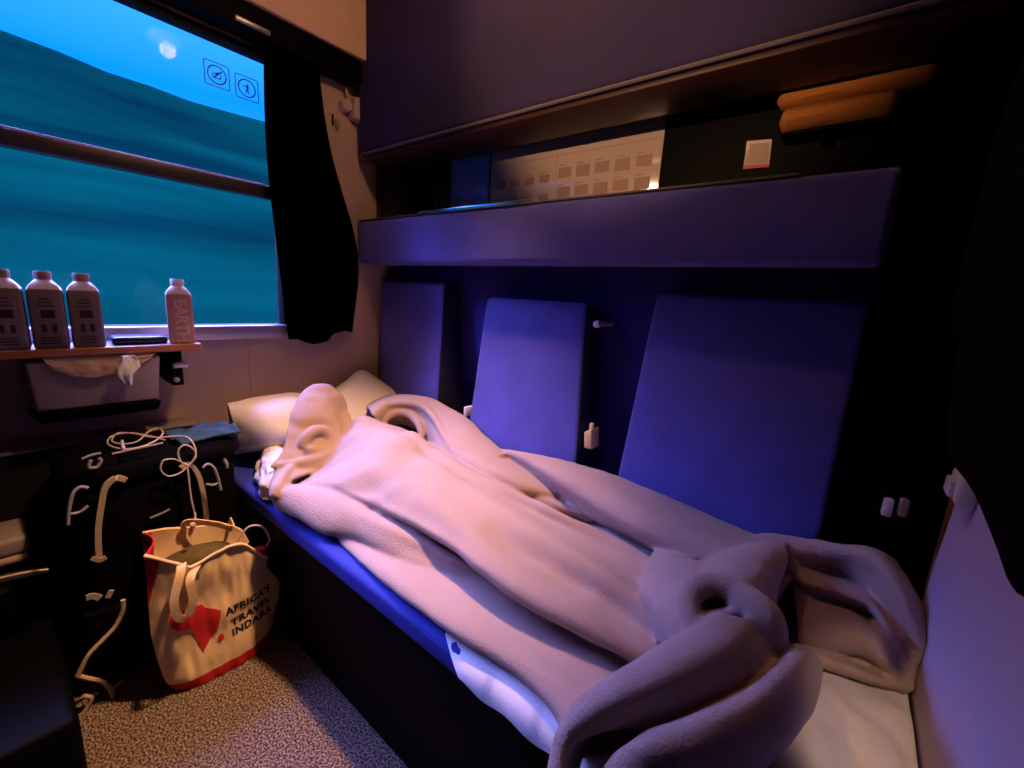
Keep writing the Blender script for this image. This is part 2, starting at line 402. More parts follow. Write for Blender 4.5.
# bracket that carries it at the window wall
t = thing('berth_hinge', 'beige metal hinge bracket at the left end of the upper berth', 'bracket', (.01, -.33, 1.88))
b = BM(); hexa(b, [(0, -.345, 1.845), (.05, -.345, 1.845), (.05, -.30, 1.835), (0, -.30, 1.835), (0, -.335, 1.92), (.05, -.34, 1.92), (.05, -.30, 1.93), (0, -.30, 1.93)], .004); link('plate', b, 'wall', t)
b = BM(); lathe(b, [(.003, .022), (.022, .02), (.026, .005), (.026, -.02)], (.015, -.365, 1.885), 20, 'x'); link('pivot_cap', b, 'wall', t)
b = BM(); tube(b, [(.015, -.345, 1.90), (.02, -.36, 1.935), (.02, -.362, 1.955)], [.007, .007, .004], 8, 8); link('lever', b, 'wall', t)
t = thing('ladder_hook', 'small beige metal hook plate on the wall beside the black curtain', 'hook', (.002, -.40, 1.80))
b = BM(); box(b, (0, -.425, 1.80), (.004, -.385, 1.845), .001); link('plate', b, 'wall', t)
b = BM(); box(b, (.002, -.407, 1.785), (.018, -.392, 1.822), .002); link('tongue', b, 'cap', t)
b = BM(); box(b, (.0035, -.420, 1.795), (.006, -.412, 1.838), .0005); link('slot', b, 'blackplastic', t)

# niche contents
def quad_on_y(bm, px, y, th, mi=0):
    """px: 4 image points unprojected onto the wall plane y"""
    pts = [at_y(*p, y) for p in px]
    lo = [bm.verts.new(p) for p in pts]; hi = [bm.verts.new(p + Vector((0, th, 0))) for p in pts]
    fs = [bm.faces.new(lo), bm.faces.new(hi[::-1])]
    for i in range(4): fs.append(bm.faces.new((lo[i], hi[i], hi[(i + 1) % 4], lo[(i + 1) % 4])))
    for f in fs: f.material_index = mi
    bmesh.ops.recalc_face_normals(bm, faces=bm.faces)
t = thing('poster', 'long white information poster with small printed panels above the seats', 'poster', (.9, -.003, 1.52))
b = BM(); box(b, (.53, -.004, 1.445), (1.268, -.001, 1.733), .001); link('paper', b, 'poster', t)
def printed_panel(x0, z1, wd, hg, hl):
    b = BM(); box(b, (x0, -.0052, z1 - hg), (x0 + wd, -.004, z1)); link('printed_panel', b, 'posterink', t, smooth=False)
    b = BM(); box(b, (x0, -.0052, z1 + .007), (x0 + hl, -.004, z1 + .010)); link('caption_line', b, 'posterink', t, smooth=False)
for i in range(5):
    for q in range(2):
        printed_panel(.875 + i * .077, 1.625 - q * .068, .055, .035 + .004 * ((i + q) % 2), .030)
for i in range(4):
    for q in range(2): printed_panel(.57 + i * .073, 1.608 - q * .07, .045, .028, .033)
b = BM(); box(b, (.532, -.0048, 1.668), (1.266, -.0035, 1.672)); box(b, (.862, -.0048, 1.50), (.864, -.0035, 1.69)); link('print_lines', b, 'posterdark', t, smooth=False)
t = thing('blue_reflection_tint', 'blue panel painted as the window reflection, with pale marks, left of the long poster', 'leaflet', (.4, -.003, 1.5))  # blue panel stands in for the window mirrored in the glossy niche wall
b = BM(); box(b, (.285, -.004, 1.445), (.522, -.001, 1.73), .001); link('paper', b, 'bluereflectprint', t)
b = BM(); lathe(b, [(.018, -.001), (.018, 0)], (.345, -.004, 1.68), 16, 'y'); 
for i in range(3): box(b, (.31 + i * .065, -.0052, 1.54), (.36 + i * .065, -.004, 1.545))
box(b, (.31, -.0052, 1.60), (.50, -.004, 1.64)); link('picture', b, 'bluemarks', t, smooth=False)
t = thing('dark_leaflet', 'near-black leaflet at the window end of the niche', 'leaflet', (.15, -.003, 1.5))
b = BM(); box(b, (.03, -.004, 1.445), (.275, -.001, 1.73), .001); link('paper', b, 'cartonside', t)
b = BM()
for i in range(2):
    for r in range(4): box(b, (.17 + i * .05, -.0052, 1.50 + r * .02), (.20 + i * .05, -.004, 1.505 + r * .02))
link('print_lines', b, 'bluereflectprint', t, smooth=False)
t = thing('safety_label', 'small square label with pale frame on the dark wall beside the poster', 'label', (1.545, -.002, 1.585))
b = BM(); quad_on_y(b, [(747, 141), (772, 139), (769, 167), (743, 169)], -.004, .003); link('plate', b, 'poster', t, smooth=False)
b = BM(); quad_on_y(b, [(750, 144), (769, 142.5), (766, 162), (747, 164)], -.0055, .002); link('picture', b, 'posterink', t, smooth=False)
b = BM(); quad_on_y(b, [(743.5, 165.5), (769.5, 163.8), (769, 167), (743, 169)], -.0057, .002); link('red_stripe', b, 'redlabel', t, smooth=False)

# rolled blankets on a small rack
t = thing('luggage_rack', 'black rack bracket holding the rolled tan blankets', 'rack', (1.75, -.06, 1.60))
b = BM(); box(b, (1.61, -.085, 1.592), (1.98, -.002, 1.600), .002); link('tray', b, 'blackplastic', t)
b = BM(); box(b, (1.70, -.07, 1.572), (1.708, -.002, 1.594), .002); link('bracket', b, 'blackplastic', t)
b = BM(); box(b, (1.93, -.07, 1.572), (1.938, -.002, 1.594), .002); link('bracket', b, 'blackplastic', t)
def roll(x0, x1, y, z, ry, rz, o):
    b = BM(); rows = []
    for i in range(30):
        s = i / 29; x = x0 + (x1 - x0) * s; e = min(1, math.sin(math.pi * min(max(s, .001), .999)) * 6) ** .5
        rows.append([(x, y + ry * e * math.cos(2 * math.pi * k / 20) * (1 + .15 * nz((x, k, 0), 6, o)), z + rz * e * math.sin(2 * math.pi * k / 20) * (1 + .12 * nz((x, k * .3, 2), 9, o))) for k in range(20)])
    V = grid(b, rows, close=True); b.faces.new(V[0]); b.faces.new(V[-1]); bmesh.ops.recalc_face_normals(b, faces=b.faces); return b
tag(link('rolled_blanket', roll(1.585, 1.90, -.05, 1.690 - .002, .045, .026, 1), 'tan'), 'tan rolled blanket in the dark niche, upper and longer of two', 'blanket', 'rolled blankets in the niche')
tag(link('rolled_blanket', roll(1.60, 1.84, -.055, 1.632, .045, .028, 5), 'tan'), 'tan rolled blanket in the dark niche, lower and thinner of two', 'blanket', 'rolled blankets in the niche')

# ------------------------------------------------------------------ curtains
def curtain(name, pts_top, pts_bot, z0, z1, amp, m, folds, axis, thick=.006):
    b = BM(); rows = []
    for i in range(20):
        s = i / 19; row = []
        for j in range(64):
            u = j / 63
            top = Vector(pts_top[0]).lerp(Vector(pts_top[1]), u); bot = Vector(pts_bot[0]).lerp(Vector(pts_bot[1]), u)
            p = top.lerp(bot, s)
            d = amp * math.sin(u * folds * 2 * math.pi + .6 * math.sin(3 * s)) * (0.5 + .5 * s)
            p = p + Vector(axis) * d
            row.append(p)
        rows.append(row)
    grid(b, rows); return link(name, b, m)
o = curtain('window_curtain', ((.06, -.70, 1.965), (.06, -.50, 1.965)), ((.045, -.655, .895), (.05, -.395, .93)), 0, 0, .012, 'blackcurt', 4, (1, 0, 0))
# gather the middle so it bellies out to the right
for v in o.data.vertices:
    h = (v.co.z - .9) / 1.05; u = (v.co.y + .70) / .30
    v.co.y += .105 * math.exp(-((h - .38) / .30) ** 2) * max(0, min(1, u)) - .03 * math.sin(math.pi * h) * (1 - u)
    if h < .06: v.co.z += .02 * math.sin(u * 9)
md = o.modifiers.new('solid', 'SOLIDIFY'); md.thickness = .004
tag(o, 'black curtain gathered beside the right edge of the window', 'curtain')
o = curtain('door_curtain', ((1.89, -.235, 1.68), (2.03, -.30, 1.68)), ((1.895, -.235, .70), (2.02, -.29, .70)), 0, 0, .012, 'blackcurt', 3, (0, 1, 0))
md = o.modifiers.new('solid', 'SOLIDIFY'); md.thickness = .004
tag(o, 'narrow black curtain hanging at the foot end of the seats', 'curtain')
# hanging black jacket against the corridor wall
b = BM(); rows = []
prof = [(2.0, .06, .04), (1.93, .12, .05), (1.8, .22, .055), (1.6, .27, .06), (1.45, .28, .065), (1.25, .275, .065), (1.08, .25, .06), (.985, .22, .05), (.97, .18, .01)]
for z, hy, hx in prof:
    rows.append([(2.0 - hx * .6 * (1 + .4 * nz((a, z, 0), 3)) * math.cos(2 * math.pi * a / 24), -.74 + hy * math.sin(2 * math.pi * a / 24) * (1 + .08 * nz((a, z * 4, 1), 1)), z + (.05 * (math.sin(2 * math.pi * a / 24)) if z < 1.0 else 0)) for a in range(24)])
V = grid(b, rows, close=True); b.faces.new(V[0]); b.faces.new(V[-1]); bmesh.ops.recalc_face_normals(b, faces=b.faces)
bmesh.ops.subdivide_edges(b, edges=b.edges, cuts=1, use_grid_fill=True, smooth=.5); rough_up(b, .012, 9)
t = thing('jacket', 'black jacket hanging over the pale panel at the right', 'jacket', (2.0, -.74, .97))
link('body', b, 'blackfab', t)
b = BM(); tube(b, [(2.035, -.51, 1.78), (2.0, -.485, 1.55), (1.99, -.47, 1.30), (1.995, -.47, 1.12)], [.03, .042, .04, .035], 12, 20, flat=(1, .7)); rough_up(b, .006, 20); link('sleeve', b, 'blackfab', t)
t = thing('coat_hook', 'pale plastic hook block on top of the end panel', 'hook', (2.03, -.48, .85))
b = BM(); hexa(b, [(2.017, -.525, .858), (2.041, -.53, .858), (2.041, -.47, .866), (2.017, -.465, .866), (2.015, -.53, .905), (2.041, -.53, .912), (2.041, -.455, .912), (2.018, -.45, .905)], .007, 3); link('block', b, 'white', t)
b = BM(); box(b, (2.009, -.515, .868), (2.018, -.475, .895), .003); link('face_plate', b, 'white', t)
t = thing('seat_latch', 'small pale plastic latch cluster at the dark foot end of seats', 'latch', (1.95, -.3, .74))
b = BM(); box(b, (1.952, -.372, .757), (1.968, -.352, .793), .004); link('toggle', b, 'white', t)
b = BM(); box(b, (1.975, -.372, .765), (1.99, -.352, .800), .004); link('toggle', b, 'cap', t)
b = BM(); box(b, (1.945, -.353, .745), (2.04, -.335, .812), .004); link('backing', b, 'blackplastic', t)

# ------------------------------------------------------------------ table, bin
t = thing('window_table', 'narrow folding table with orange-brown wood edge under the window', 'table', (.1, -1.35, .90))
TX = .20; TZ = .930
b = BM(); box(b, (.031, -1.96, TZ - .016), (TX - .004, -1.005, TZ), .003); link('tabletop', b, 'tabletop', t)
b = BM(); box(b, (TX - .004, -1.96, TZ - .020), (TX + .006, -1.000, TZ + .002), .004); box(b, (.031, -1.006, TZ - .020), (TX + .004, -.998, TZ + .002), .003); link('edge_band', b, 'wood', t)
b = BM(); hexa(b, [(.001, -1.075, .80), (.05, -1.075, .80), (.05, -1.05, .80), (.001, -1.05, .80), (.001, -1.075, TZ - .018), (.17, -1.075, TZ - .018), (.17, -1.05, TZ - .018), (.001, -1.05, TZ - .018)], .003)
box(b, (.05, -1.075, .795), (.17, -1.045, TZ - .018), .003); link('support_bracket', b, 'blackplastic', t)
b = BM(); box(b, (.165, -1.072, .852), (.176, -1.032, .872), .002); link('catch', b, 'alu', t)
b = BM(); lathe(b, [(.008, 0), (.008, .012), (.003, .014)], (.168, -1.066, .815), 12, 'x'); link('screw', b, 'alu', t)
t = thing('waste_bin', 'grey wall-mounted waste bin under the window table', 'bin', (.1, -1.23, .72))
b = BM(); hexa(b, [(.001, -1.38, .735), (.17, -1.375, .755), (.17, -1.115, .755), (.001, -1.11, .735), (.001, -1.385, .90), (.195, -1.385, .898), (.195, -1.105, .898), (.001, -1.105, .90)], .008, 3); link('body', b, 'bin', t)
b = BM(); hexa(b, [(.001, -1.38, .705), (.165, -1.375, .722), (.165, -1.115, .722), (.001, -1.11, .705), (.001, -1.385, .74), (.19, -1.38, .757), (.19, -1.11, .757), (.001, -1.11, .74)], .008, 3); link('lower_lip', b, 'blackplastic', t)
# paper and tissue hanging over the bin front
b = BM(); rows = []
for i in range(12):
    s = i / 11; row = []
    for j in range(40):
        u = j / 39; y = -1.352 + .235 * u
        drop = .062 * (math.sin(math.pi * u ** .8) ** .7) + .004 * nz((u * 9, 0, 0), 1)
        z = .908 - drop * s
        x = .199 + .012 * math.sin(math.pi * s) * (.6 + .6 * nz((u * 7, s * 2, 0), 1)) + .004 * nz((u * 20, s * 5, 1), 1) - (.008 * (1 - s))
        row.append((max(x, .1965), y, z))
    rows.append(row)
grid(b, rows); o = link('paper_bag', b, 'paper'); md = o.modifiers.new('s', 'SOLIDIFY'); md.thickness = .0012; md.offset = 1
tag(o, 'crumpled brown paper hanging over the front of the grey bin', 'paper bag')
b = BM(); rows = []
for i in range(14):
    s = i / 13; row = []
    for j in range(18):
        u = j / 17; wd = .052 * (1 - .85 * abs(s - .38) ** 1.0 * 1.4)
        y = -1.187 + .005 * math.sin(s * 7) + (u - .5) * wd - .004 * s; z = .908 - .088 * s
        row.append((.222 + .005 * math.sin(u * 7 + s * 4) + .009 * math.sin(math.pi * u) * math.sin(math.pi * s) + .005 * nz((u * 5, s * 6, 0), 1), y, z))
    rows.append(row)
grid(b, rows); o = link('tissue', b, 'tissue'); md = o.modifiers.new('s', 'SOLIDIFY'); md.thickness = .001; md.offset = 1
tag(o, 'white crumpled tissue tucked over the brown paper on the bin', 'tissue')

# bottles ------------------------------------------------------------
def carton(name_label, loc, body_m, lines=True, letters=None, rotz=0.0, group=None):
    t = thing('water_carton', name_label, 'carton', (0, 0, 0), group)
    h = .157; w = .0335; s = .003
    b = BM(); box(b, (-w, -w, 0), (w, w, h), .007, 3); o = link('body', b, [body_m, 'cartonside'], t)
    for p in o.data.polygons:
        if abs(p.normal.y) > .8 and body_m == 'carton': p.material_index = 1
    b = BM(); rows = []
    for k, (r, z) in enumerate(((w - .001, h - .001), (w - .005, h + .008), (.019, h + .020), (.0155, h + .023), (.0155, h + .026))):
        q = 1.0 - k / 4
        row = []
        for a in range(24):
            an = 2 * math.pi * a / 24; c, sn = math.cos(an), math.sin(an); m = max(abs(c), abs(sn)); R = r * ((1 / m) ** q)
            R = min(R, r * 1.30)
            row.append((R * c, R * sn, z))
        rows.append(row)
    V = grid(b, rows, close=True); b.faces.new(V[-1]); bmesh.ops.recalc_face_normals(b, faces=b.faces); link('shoulder', b, 'cartontop', t)
    b = BM(); lathe(b, [(.0165, h + .024), (.0175, h + .027), (.0175, h + .042), (.0155, h + .045)], (0, 0, 0), 24); link('cap', b, 'cap' if body_m == 'carton' else 'cartontop', t)
    if lines:
        b = BM()
        box(b, (w - .0005, -.012, .082), (w + .0006, .014, .103))
        for k in range(3): box(b, (w - .0005, -.017 + k * .002, .112 + k * .009), (w + .0006, .015 - k * .003, .115 + k * .009))
        for y0 in (-.014, .005):
            box(b, (w - .0005, y0, .045), (w + .0006, y0 + .009, .065))
        for k in range(3): box(b, (w - .0005, -.019, .014 + k * .007), (w + .0006, .018 - .004 * (k == 1), .017 + k * .007))
        link('printed_marks', b, 'cartondark', t, smooth=False)
    if letters:
        tb = text_mesh(letters, .046, .94, .0012)
        for v in tb.verts:
            x, y = v.co.x, v.co.y; v.co = Vector((w + .0008, y - .012, .142 - x))   # reads downwards
        link('letters', tb, 'roseletter', t, smooth=False)
    t.location = loc; t.rotation_euler = (0, 0, rotz)
    return t
G = 'water cartons on the window table'
carton('grey water carton on the window table, cut by the left photo edge', (.150, -1.398, TZ), 'carton', rotz=-.12, group=G)
carton('grey water carton standing between the two other grey cartons on the window table', (.150, -1.325, TZ), 'carton', rotz=-.12, group=G)
carton('grey water carton on the window table, nearest to the black wallet', (.150, -1.252, TZ), 'carton', rotz=-.12, group=G)
carton('rose water carton lettered EARTH at the end of the window table', (.150, -1.035, TZ), 'rosecarton', lines=False, letters='EARTH', rotz=-.22)
b = BM(); box(b, (.075, -1.205, TZ), (.165, -1.075, TZ + .022), .008, 3)
for v in b.verts: v.co.z += (.010 * math.sin((v.co.y + 1.205) / .13 * math.pi) if v.co.z > TZ + .006 else 0)
t = thing('wallet', 'black flat leather wallet lying on the window table', 'wallet', (.12, -1.14, TZ)); link('body', b, 'phone', t)
b = BM(); tube(b, [(.166, -1.20, TZ + .004), (.169, -1.14, TZ + .004), (.166, -1.08, TZ + .004)], .0016, 6, 12); link('seam', b, 'blackfab', t)

# stickers on glass: two square pictograms
def ring(bm, c, r, w, n=28):
    vs = []
    for k in range(n):
        a = 2 * math.pi * k / n; vs.append((bm.verts.new((-.0272, c[0] + r * math.cos(a), c[1] + r * math.sin(a))), bm.verts.new((-.0272, c[0] + (r - w) * math.cos(a), c[1] + (r - w) * math.sin(a)))))
    for k in range(n): bm.faces.new((vs[k][0], vs[(k + 1) % n][0], vs[(k + 1) % n][1], vs[k][1]))
def bar(bm, p, q, w):
    p = Vector((p[0], p[1])); q = Vector((q[0], q[1])); d = (q - p).normalized(); n = Vector((-d.y, d.x)) * w / 2
    bm.faces.new([bm.verts.new((-.0271, a.x, a.y)) for a in (p + n, q + n, q - n, p - n)])
def pictogram(cy, cz, kind, label):
    b = BM(); s = .0375
    for a, c in (((-s + .004, -s), (s - .004, -s)), ((-s + .004, s), (s - .004, s)), ((-s, -s + .004), (-s, s - .004)), ((s, -s + .004), (s, s - .004)),
                 ((-s, -s + .004), (-s + .004, -s)), ((s, -s + .004), (s - .004, -s)), ((-s, s - .004), (-s + .004, s)), ((s, s - .004), (s - .004, s))):
        bar(b, (cy + a[0], cz + a[1]), (cy + c[0], cz + c[1]), .0030)
    ring(b, (cy, cz), .030, .0042)
    if kind == 0:
        bar(b, (cy - .012, cz - .012), (cy + .016, cz + .015), .004); bar(b, (cy - .013, cz - .010), (cy + .012, cz - .010), .0035)
        bar(b, (cy + .010, cz - .010), (cy + .011, cz + .004), .003); bar(b, (cy - .013, cz - .008), (cy - .011, cz + .006), .003); bar(b, (cy - .006, cz + .001), (cy + .006, cz + .008), .006)
    else:
        bar(b, (cy, cz - .001), (cy + .002, cz + .010), .007); bar(b, (cy, cz), (cy + .006, cz - .016), .004); bar(b, (cy + .001, cz), (cy - .004, cz - .016), .004)
        bar(b, (cy + .001, cz + .008), (cy - .014, cz + .003), .0032); bar(b, (cy + .002, cz + .008), (cy + .010, cz - .002), .003); bar(b, (cy + .001, cz + .013), (cy + .006, cz + .013), .005)
    tag(link('window_sticker', b, 'ink2', smooth=False), label, 'sticker')
_p = at_x(217, 75, -.027); pictogram(_p.y, _p.z, 0, 'dark blue square pictogram on the glass, left one with a bottle in its circle')
_p = at_x(247, 88.5, -.027); pictogram(_p.y, _p.z, 1, 'dark blue square pictogram on the glass, right one with a figure in its circle')

# heater ledge below the window
b = BM(); box(b, (0, -1.98, 0.0), (.10, -1.0, .632), .004); link('trim_6', b, 'lowdark', kind='structure')
b = BM(); box(b, (.0, -1.98, .632), (.105, -1.0, .642), .003); link('trim_7', b, 'alu', kind='structure')
b = BM(); box(b, (0.0, -.7885, .46), (.003, -.786, .93)); link('trim_8', b, 'wall', smooth=False, kind='structure')

# ------------------------------------------------------------------ opposite bench corner at the far left
t = thing('opposite_bench', 'dark bench corner with pale layered cushion edge and steel rail at far left', 'seat', (.2, -1.75, 0))
b = BM(); box(b, (.02, -2.0, 0), (.33, -1.47, .36), .01); box(b, (.30, -2.0, 0), (.74, -1.415, .24), .02, 3); link('base', b, 'blackplastic', t)
b = BM(); box(b, (.105, -2.0, .405), (.25, -1.43, .452), .012, 3); link('cushion', b, 'bin', t)
b = BM(); box(b, (.105, -2.0, .385), (.255, -1.435, .405), .008, 3); link('cushion_edge', b, 'khaki', t)
b = BM(); tube(b, [(.36, -2.0, .44), (.37, -1.52, .415), (.385, -1.41, .405)], [.011, .011, .006], 12, 16); link('rail', b, 'steel', t)

# lamps the compartment has
t = thing('reading_lamp', 'small round reading lamp on the opposite wall facing the poster niche', 'lamp', tuple(LAMP_POS))
d = (LAMP_AIM - LAMP_POS).normalized()
b = BM(); tube(b, [LAMP_POS - d * .02, LAMP_POS - d * .07, Vector((LAMP_POS.x, YO, LAMP_POS.z))], .02, 12); link('arm', b, 'alu', t)
t = thing('ceiling_lamp', 'round flush ceiling lamp', 'lamp', tuple(DOME_POS))
t2 = thing('reading_lamp', 'small round reading lamp on the opposite wall nearest to the corridor', 'lamp', tuple(LAMP2_POS))
d = (LAMP2_AIM - LAMP2_POS).normalized()
b = BM(); tube(b, [LAMP2_POS - d * .02, LAMP2_POS - d * .07, Vector((LAMP2_POS.x, YO, LAMP2_POS.z))], .02, 12); link('arm', b, 'alu', t2)
b = BM(); lathe(b, [(.09, 0), (.095, .02), (.095, ZC - DOME_POS.z)], tuple(DOME_POS), 32); link('housing', b, 'alu', t)
b = BM(); lathe(b, [(.08, 0), (.085, -.012), (.05, -.02), (.01, -.022)], tuple(DOME_POS), 32); MT['lampglow'] = emit_mat('lamp_glow', (1, .55, .25), 2.0); link('diffuser', b, 'lampglow', t)

# ------------------------------------------------------------------ bedding
def loft(bm, rows, nu=60, sub=8, wr=0.003, ws=14, o=0, mode='z', mi=0):
    """rows of (px, py, height) traced points -> smooth cloth surface"""
    f = at_z if mode == 'z' else at_x
    R = [resample([np.array(f(*p)) for p in r], nu) for r in rows]
    nv = (len(R) - 1) * sub + 1; G = []
    for j in range(nv):
        t = j / sub * .999999
        G.append([cr([r[i] for r in R], t) for i in range(nu)])
    n0 = len(bm.verts)
    V = grid(bm, G, mi=mi)
    vs = [v for r in V for v in r]
    fs = set(f for v in vs for f in v.link_faces)
    bmesh.ops.recalc_face_normals(bm, faces=list(fs))
    up_ = sum(f.normal.z * f.calc_area() for f in fs)
    if up_ < 0: bmesh.ops.reverse_faces(bm, faces=list(fs))
    for v in vs: v.normal_update()
    N = [v.normal.copy() for v in vs]
    for v, n in zip(vs, N):
        c = v.co
        v.co = c + n * (wr * nz((c.x * .6, c.y * 1.3, c.z * 1.3), ws, o) + wr * .45 * nz(c, ws * 2.7, o + 3))
    return V
def cloth(name, bm, m, th, label, cat):
    for v in bm.verts:
        v.co.x = min(max(v.co.x, .012), 2.036)
        if v.co.z < 1.2: v.co.y = min(v.co.y, (-.30 if v.co.z < .62 else -.275) if v.co.x > .09 else -.22)
        if v.co.y > -.94 and v.co.z < .462: v.co.z = .462
    o = link(name, bm, m); o.data.materials[0] = MT[m]
    md = o.modifiers.new('solid', 'SOLIDIFY'); md.thickness = th; md.offset = 0
    if th > .008:
        rm = o.modifiers.new('fuse', 'REMESH'); rm.mode = 'VOXEL'; rm.voxel_size = .0048; rm.use_smooth_shade = True
        sm = o.modifiers.new('soft', 'SMOOTH'); sm.factor = .5; sm.iterations = 7
    return tag(o, label, cat)

# pillow
b = BM()
PT = [
 [(232, 452, .06), (265, 450, .06), (300, 448, .06), (330, 445, .06), (352, 440, .06), (370, 432, .06), (385, 425, .08), (396, 420, .12)],
 [(229, 420, .03), (260, 408, .03), (290, 405, .03), (315, 405, .03), (338, 396, .03), (357, 385, .03), (378, 385, .05), (394, 400, .10)],
 [(227, 404, .09), (252, 398, .08), (280, 394, .08), (304, 393, .08), (326, 392, .08), (345, 381, .08), (365, 370, .08), (397, 393, .20)],
 [(229, 408, .13), (258, 403, .17), (288, 400, .19), (316, 402, .19), (338, 395, .18), (358, 385, .16), (378, 386, .18), (397, 398, .23)],
 [(234, 424, .15), (262, 420, .24), (292, 420, .27), (318, 424, .27), (340, 418, .27), (362, 408, .25), (380, 402, .25), (396, 406, .26)],
 [(240, 446, .16), (264, 443, .25), (290, 441, .29), (318, 446, .29), (340, 440, .29), (362, 428, .29), (380, 415, .28), (396, 414, .27)],
 [(243, 452, .12), (266, 452, .18), (292, 454, .20), (320, 456, .20), (342, 450, .20), (364, 440, .18), (382, 430, .18), (396, 420, .16)],
]
PT[0] = [(p[0], p[1], p[2]) for p in PT[0]]
V = loft(b, PT + [PT[0]], 40, 7, .006, 9, 2, mode='x')
for v in b.verts:
    if v.co.z < .47: v.co.z = .47
    v.co.y = min(v.co.y, -.24)
ends = []
tag(link('pillow', b, 'pillow'), 'white pillow propped against the window wall at the head of the berth', 'pillow')
b = BM()
loft(b, [[(222, 432, .5), (232, 430, .51), (243, 436, .50)], [(224, 440, .485), (236, 440, .50), (246, 444, .49)], [(228, 446, .47), (238, 447, .475), (246, 449, .47)]], 12, 4, .003, 30, 1)

b.free()

# sheet: bottom sheet over the mattress with the crumpled ends
b = BM(); rows = []
for i in range(26):
    s = i / 25; row = []
    for j in range(90):
        x = .42 + 1.61 * j / 89
        y = -.25 - .68 * s; z = .4625 + .003 * (1 + nz((x * 1.0, y * 2, 0), 7, 4)) 
        if x < 1.3: y = -.25 - .62 * s
        if x > 1.3 and s > .8:
            q = (s - .8) / .2; k = min(1, (x - 1.3) / .08) * min(1, max(0, (1.72 - x) / .05) + .4)
            y -= .036 * q * k; z -= .036 * q * q * k
            z += .004 * math.sin(x * 60) * q
        row.append((x, y, z))
    rows.append(row)
grid(b, rows)
bmesh.ops.recalc_face_normals(b, faces=b.faces)
loft(b, [[(278, 438, .52), (296, 440, .55), (316, 446, .56), (335, 455, .52)], [(264, 444, .51), (280, 449, .555), (304, 455, .56), (330, 462, .52)],
         [(258, 458, .49), (266, 460, .54), (284, 464, .545), (310, 474, .51)], [(256, 476, .475), (264, 476, .52), (276, 480, .525), (296, 490, .49)],
         [(258, 492, .455), (263, 490, .485), (271, 490, .49), (288, 498, .465)], [(262, 512, .41), (265, 509, .425), (270, 506, .44), (280, 504, .45)]], 40, 8, .014, 24, 6)
loft(b, [[(750, 660, .48), (790, 640, .47), (850, 650, .47), (900, 670, .47), (925, 680, .466)], [(770, 700, .50), (815, 665, .495), (860, 682, .485), (900, 692, .478), (928, 700, .468)],
         [(765, 740, .50), (810, 700, .525), (855, 705, .50), (885, 716, .50), (932, 730, .470)],
         [(760, 785, .49), (810, 750, .525), (850, 750, .505), (880, 753, .51), (937, 768, .470)],
         [(760, 860, .48), (810, 850, .51), (855, 850, .49), (900, 850, .49), (945, 850, .466)]], 40, 8, .006, 11, 3)
cloth('sheet', b, 'sheet', .0015, 'white crumpled sheet showing at the edges and foot of the berth', 'sheet')

# the blanket
b = BM()
BODY = [
 [(350, 436, .50), (366, 430, .52), (396, 431, .52), (443, 459, .49), (502, 491, .48), (564, 520, .47), (610, 545, .468), (649, 564, .466), (700, 600, .466)],
 [(338, 432, .56), (350, 424, .60), (366, 421, .635), (396, 426, .62), (419, 439, .615), (443, 454, .60), (463, 466, .59), (502, 487, .57), (532, 501, .56), (564, 516, .55), (605, 534, .53), (649, 560, .51), (700, 600, .49)],
 [(330, 440, .55), (345, 432, .595), (366, 428, .635), (396, 436, .63), (430, 458, .605), (470, 483, .585), (520, 511, .54), (570, 536, .52), (620, 561, .505), (655, 584, .492), (700, 615, .48)],
 [(318, 452, .53), (338, 442, .585), (360, 437, .63), (395, 446, .63), (430, 466, .62), (470, 490, .60), (520, 522, .59), (570, 551, .575), (620, 582, .555), (660, 612, .535), (700, 640, .51)],
 [(296, 472, .49), (316, 465, .53), (350, 461, .60), (390, 474, .615), (430, 495, .61), (470, 520, .595), (520, 555, .555), (570, 583, .535), (615, 612, .515), (650, 640, .498), (690, 660, .485)],
 [(280, 488, .49), (298, 481, .52), (318, 479, .55), (342, 482, .575), (372, 491, .575), (400, 505, .58), (430, 519, .58), (465, 539, .58), (500, 563, .575), (535, 587, .565), (575, 611, .555), (610, 634, .54), (640, 653, .52), (680, 680, .48)],
 [(280, 495, .51), (300, 490, .53), (331, 488, .552), (361, 500, .548), (396, 516, .55), (425, 532, .55), (454, 549, .55), (484, 573, .55), (523, 601, .54), (564, 625, .53), (596, 643, .52), (625, 659, .51), (665, 690, .475)],
 [(287, 488, .50), (331, 484, .50), (361, 494, .495), (396, 511, .485), (425, 525, .475), (454, 540, .468), (484, 559, .465), (523, 586, .465), (564, 612, .465), (596, 630, .465), (625, 648, .465), (665, 685, .465)],
]
Vb = loft(b, BODY, 110, 9, .010, 5, 0)
for r_ in Vb[9:50]:
    for v in r_:
        c = v.co; k = max(0, min(1, (1.05 - c.x) / .35))
        v.co.z += k * (.030 * nz((c.x * 9 + c.y * 5, c.y * 4 - c.x * 2, 0), 1, 5) - .024 * abs(nz((c.x * 8 - c.y * 7, c.x * 2, 1), 1.2, 8))) + (1 - k) * .008 * nz((c.x * 3, c.y * 14, 0), 1, 2)
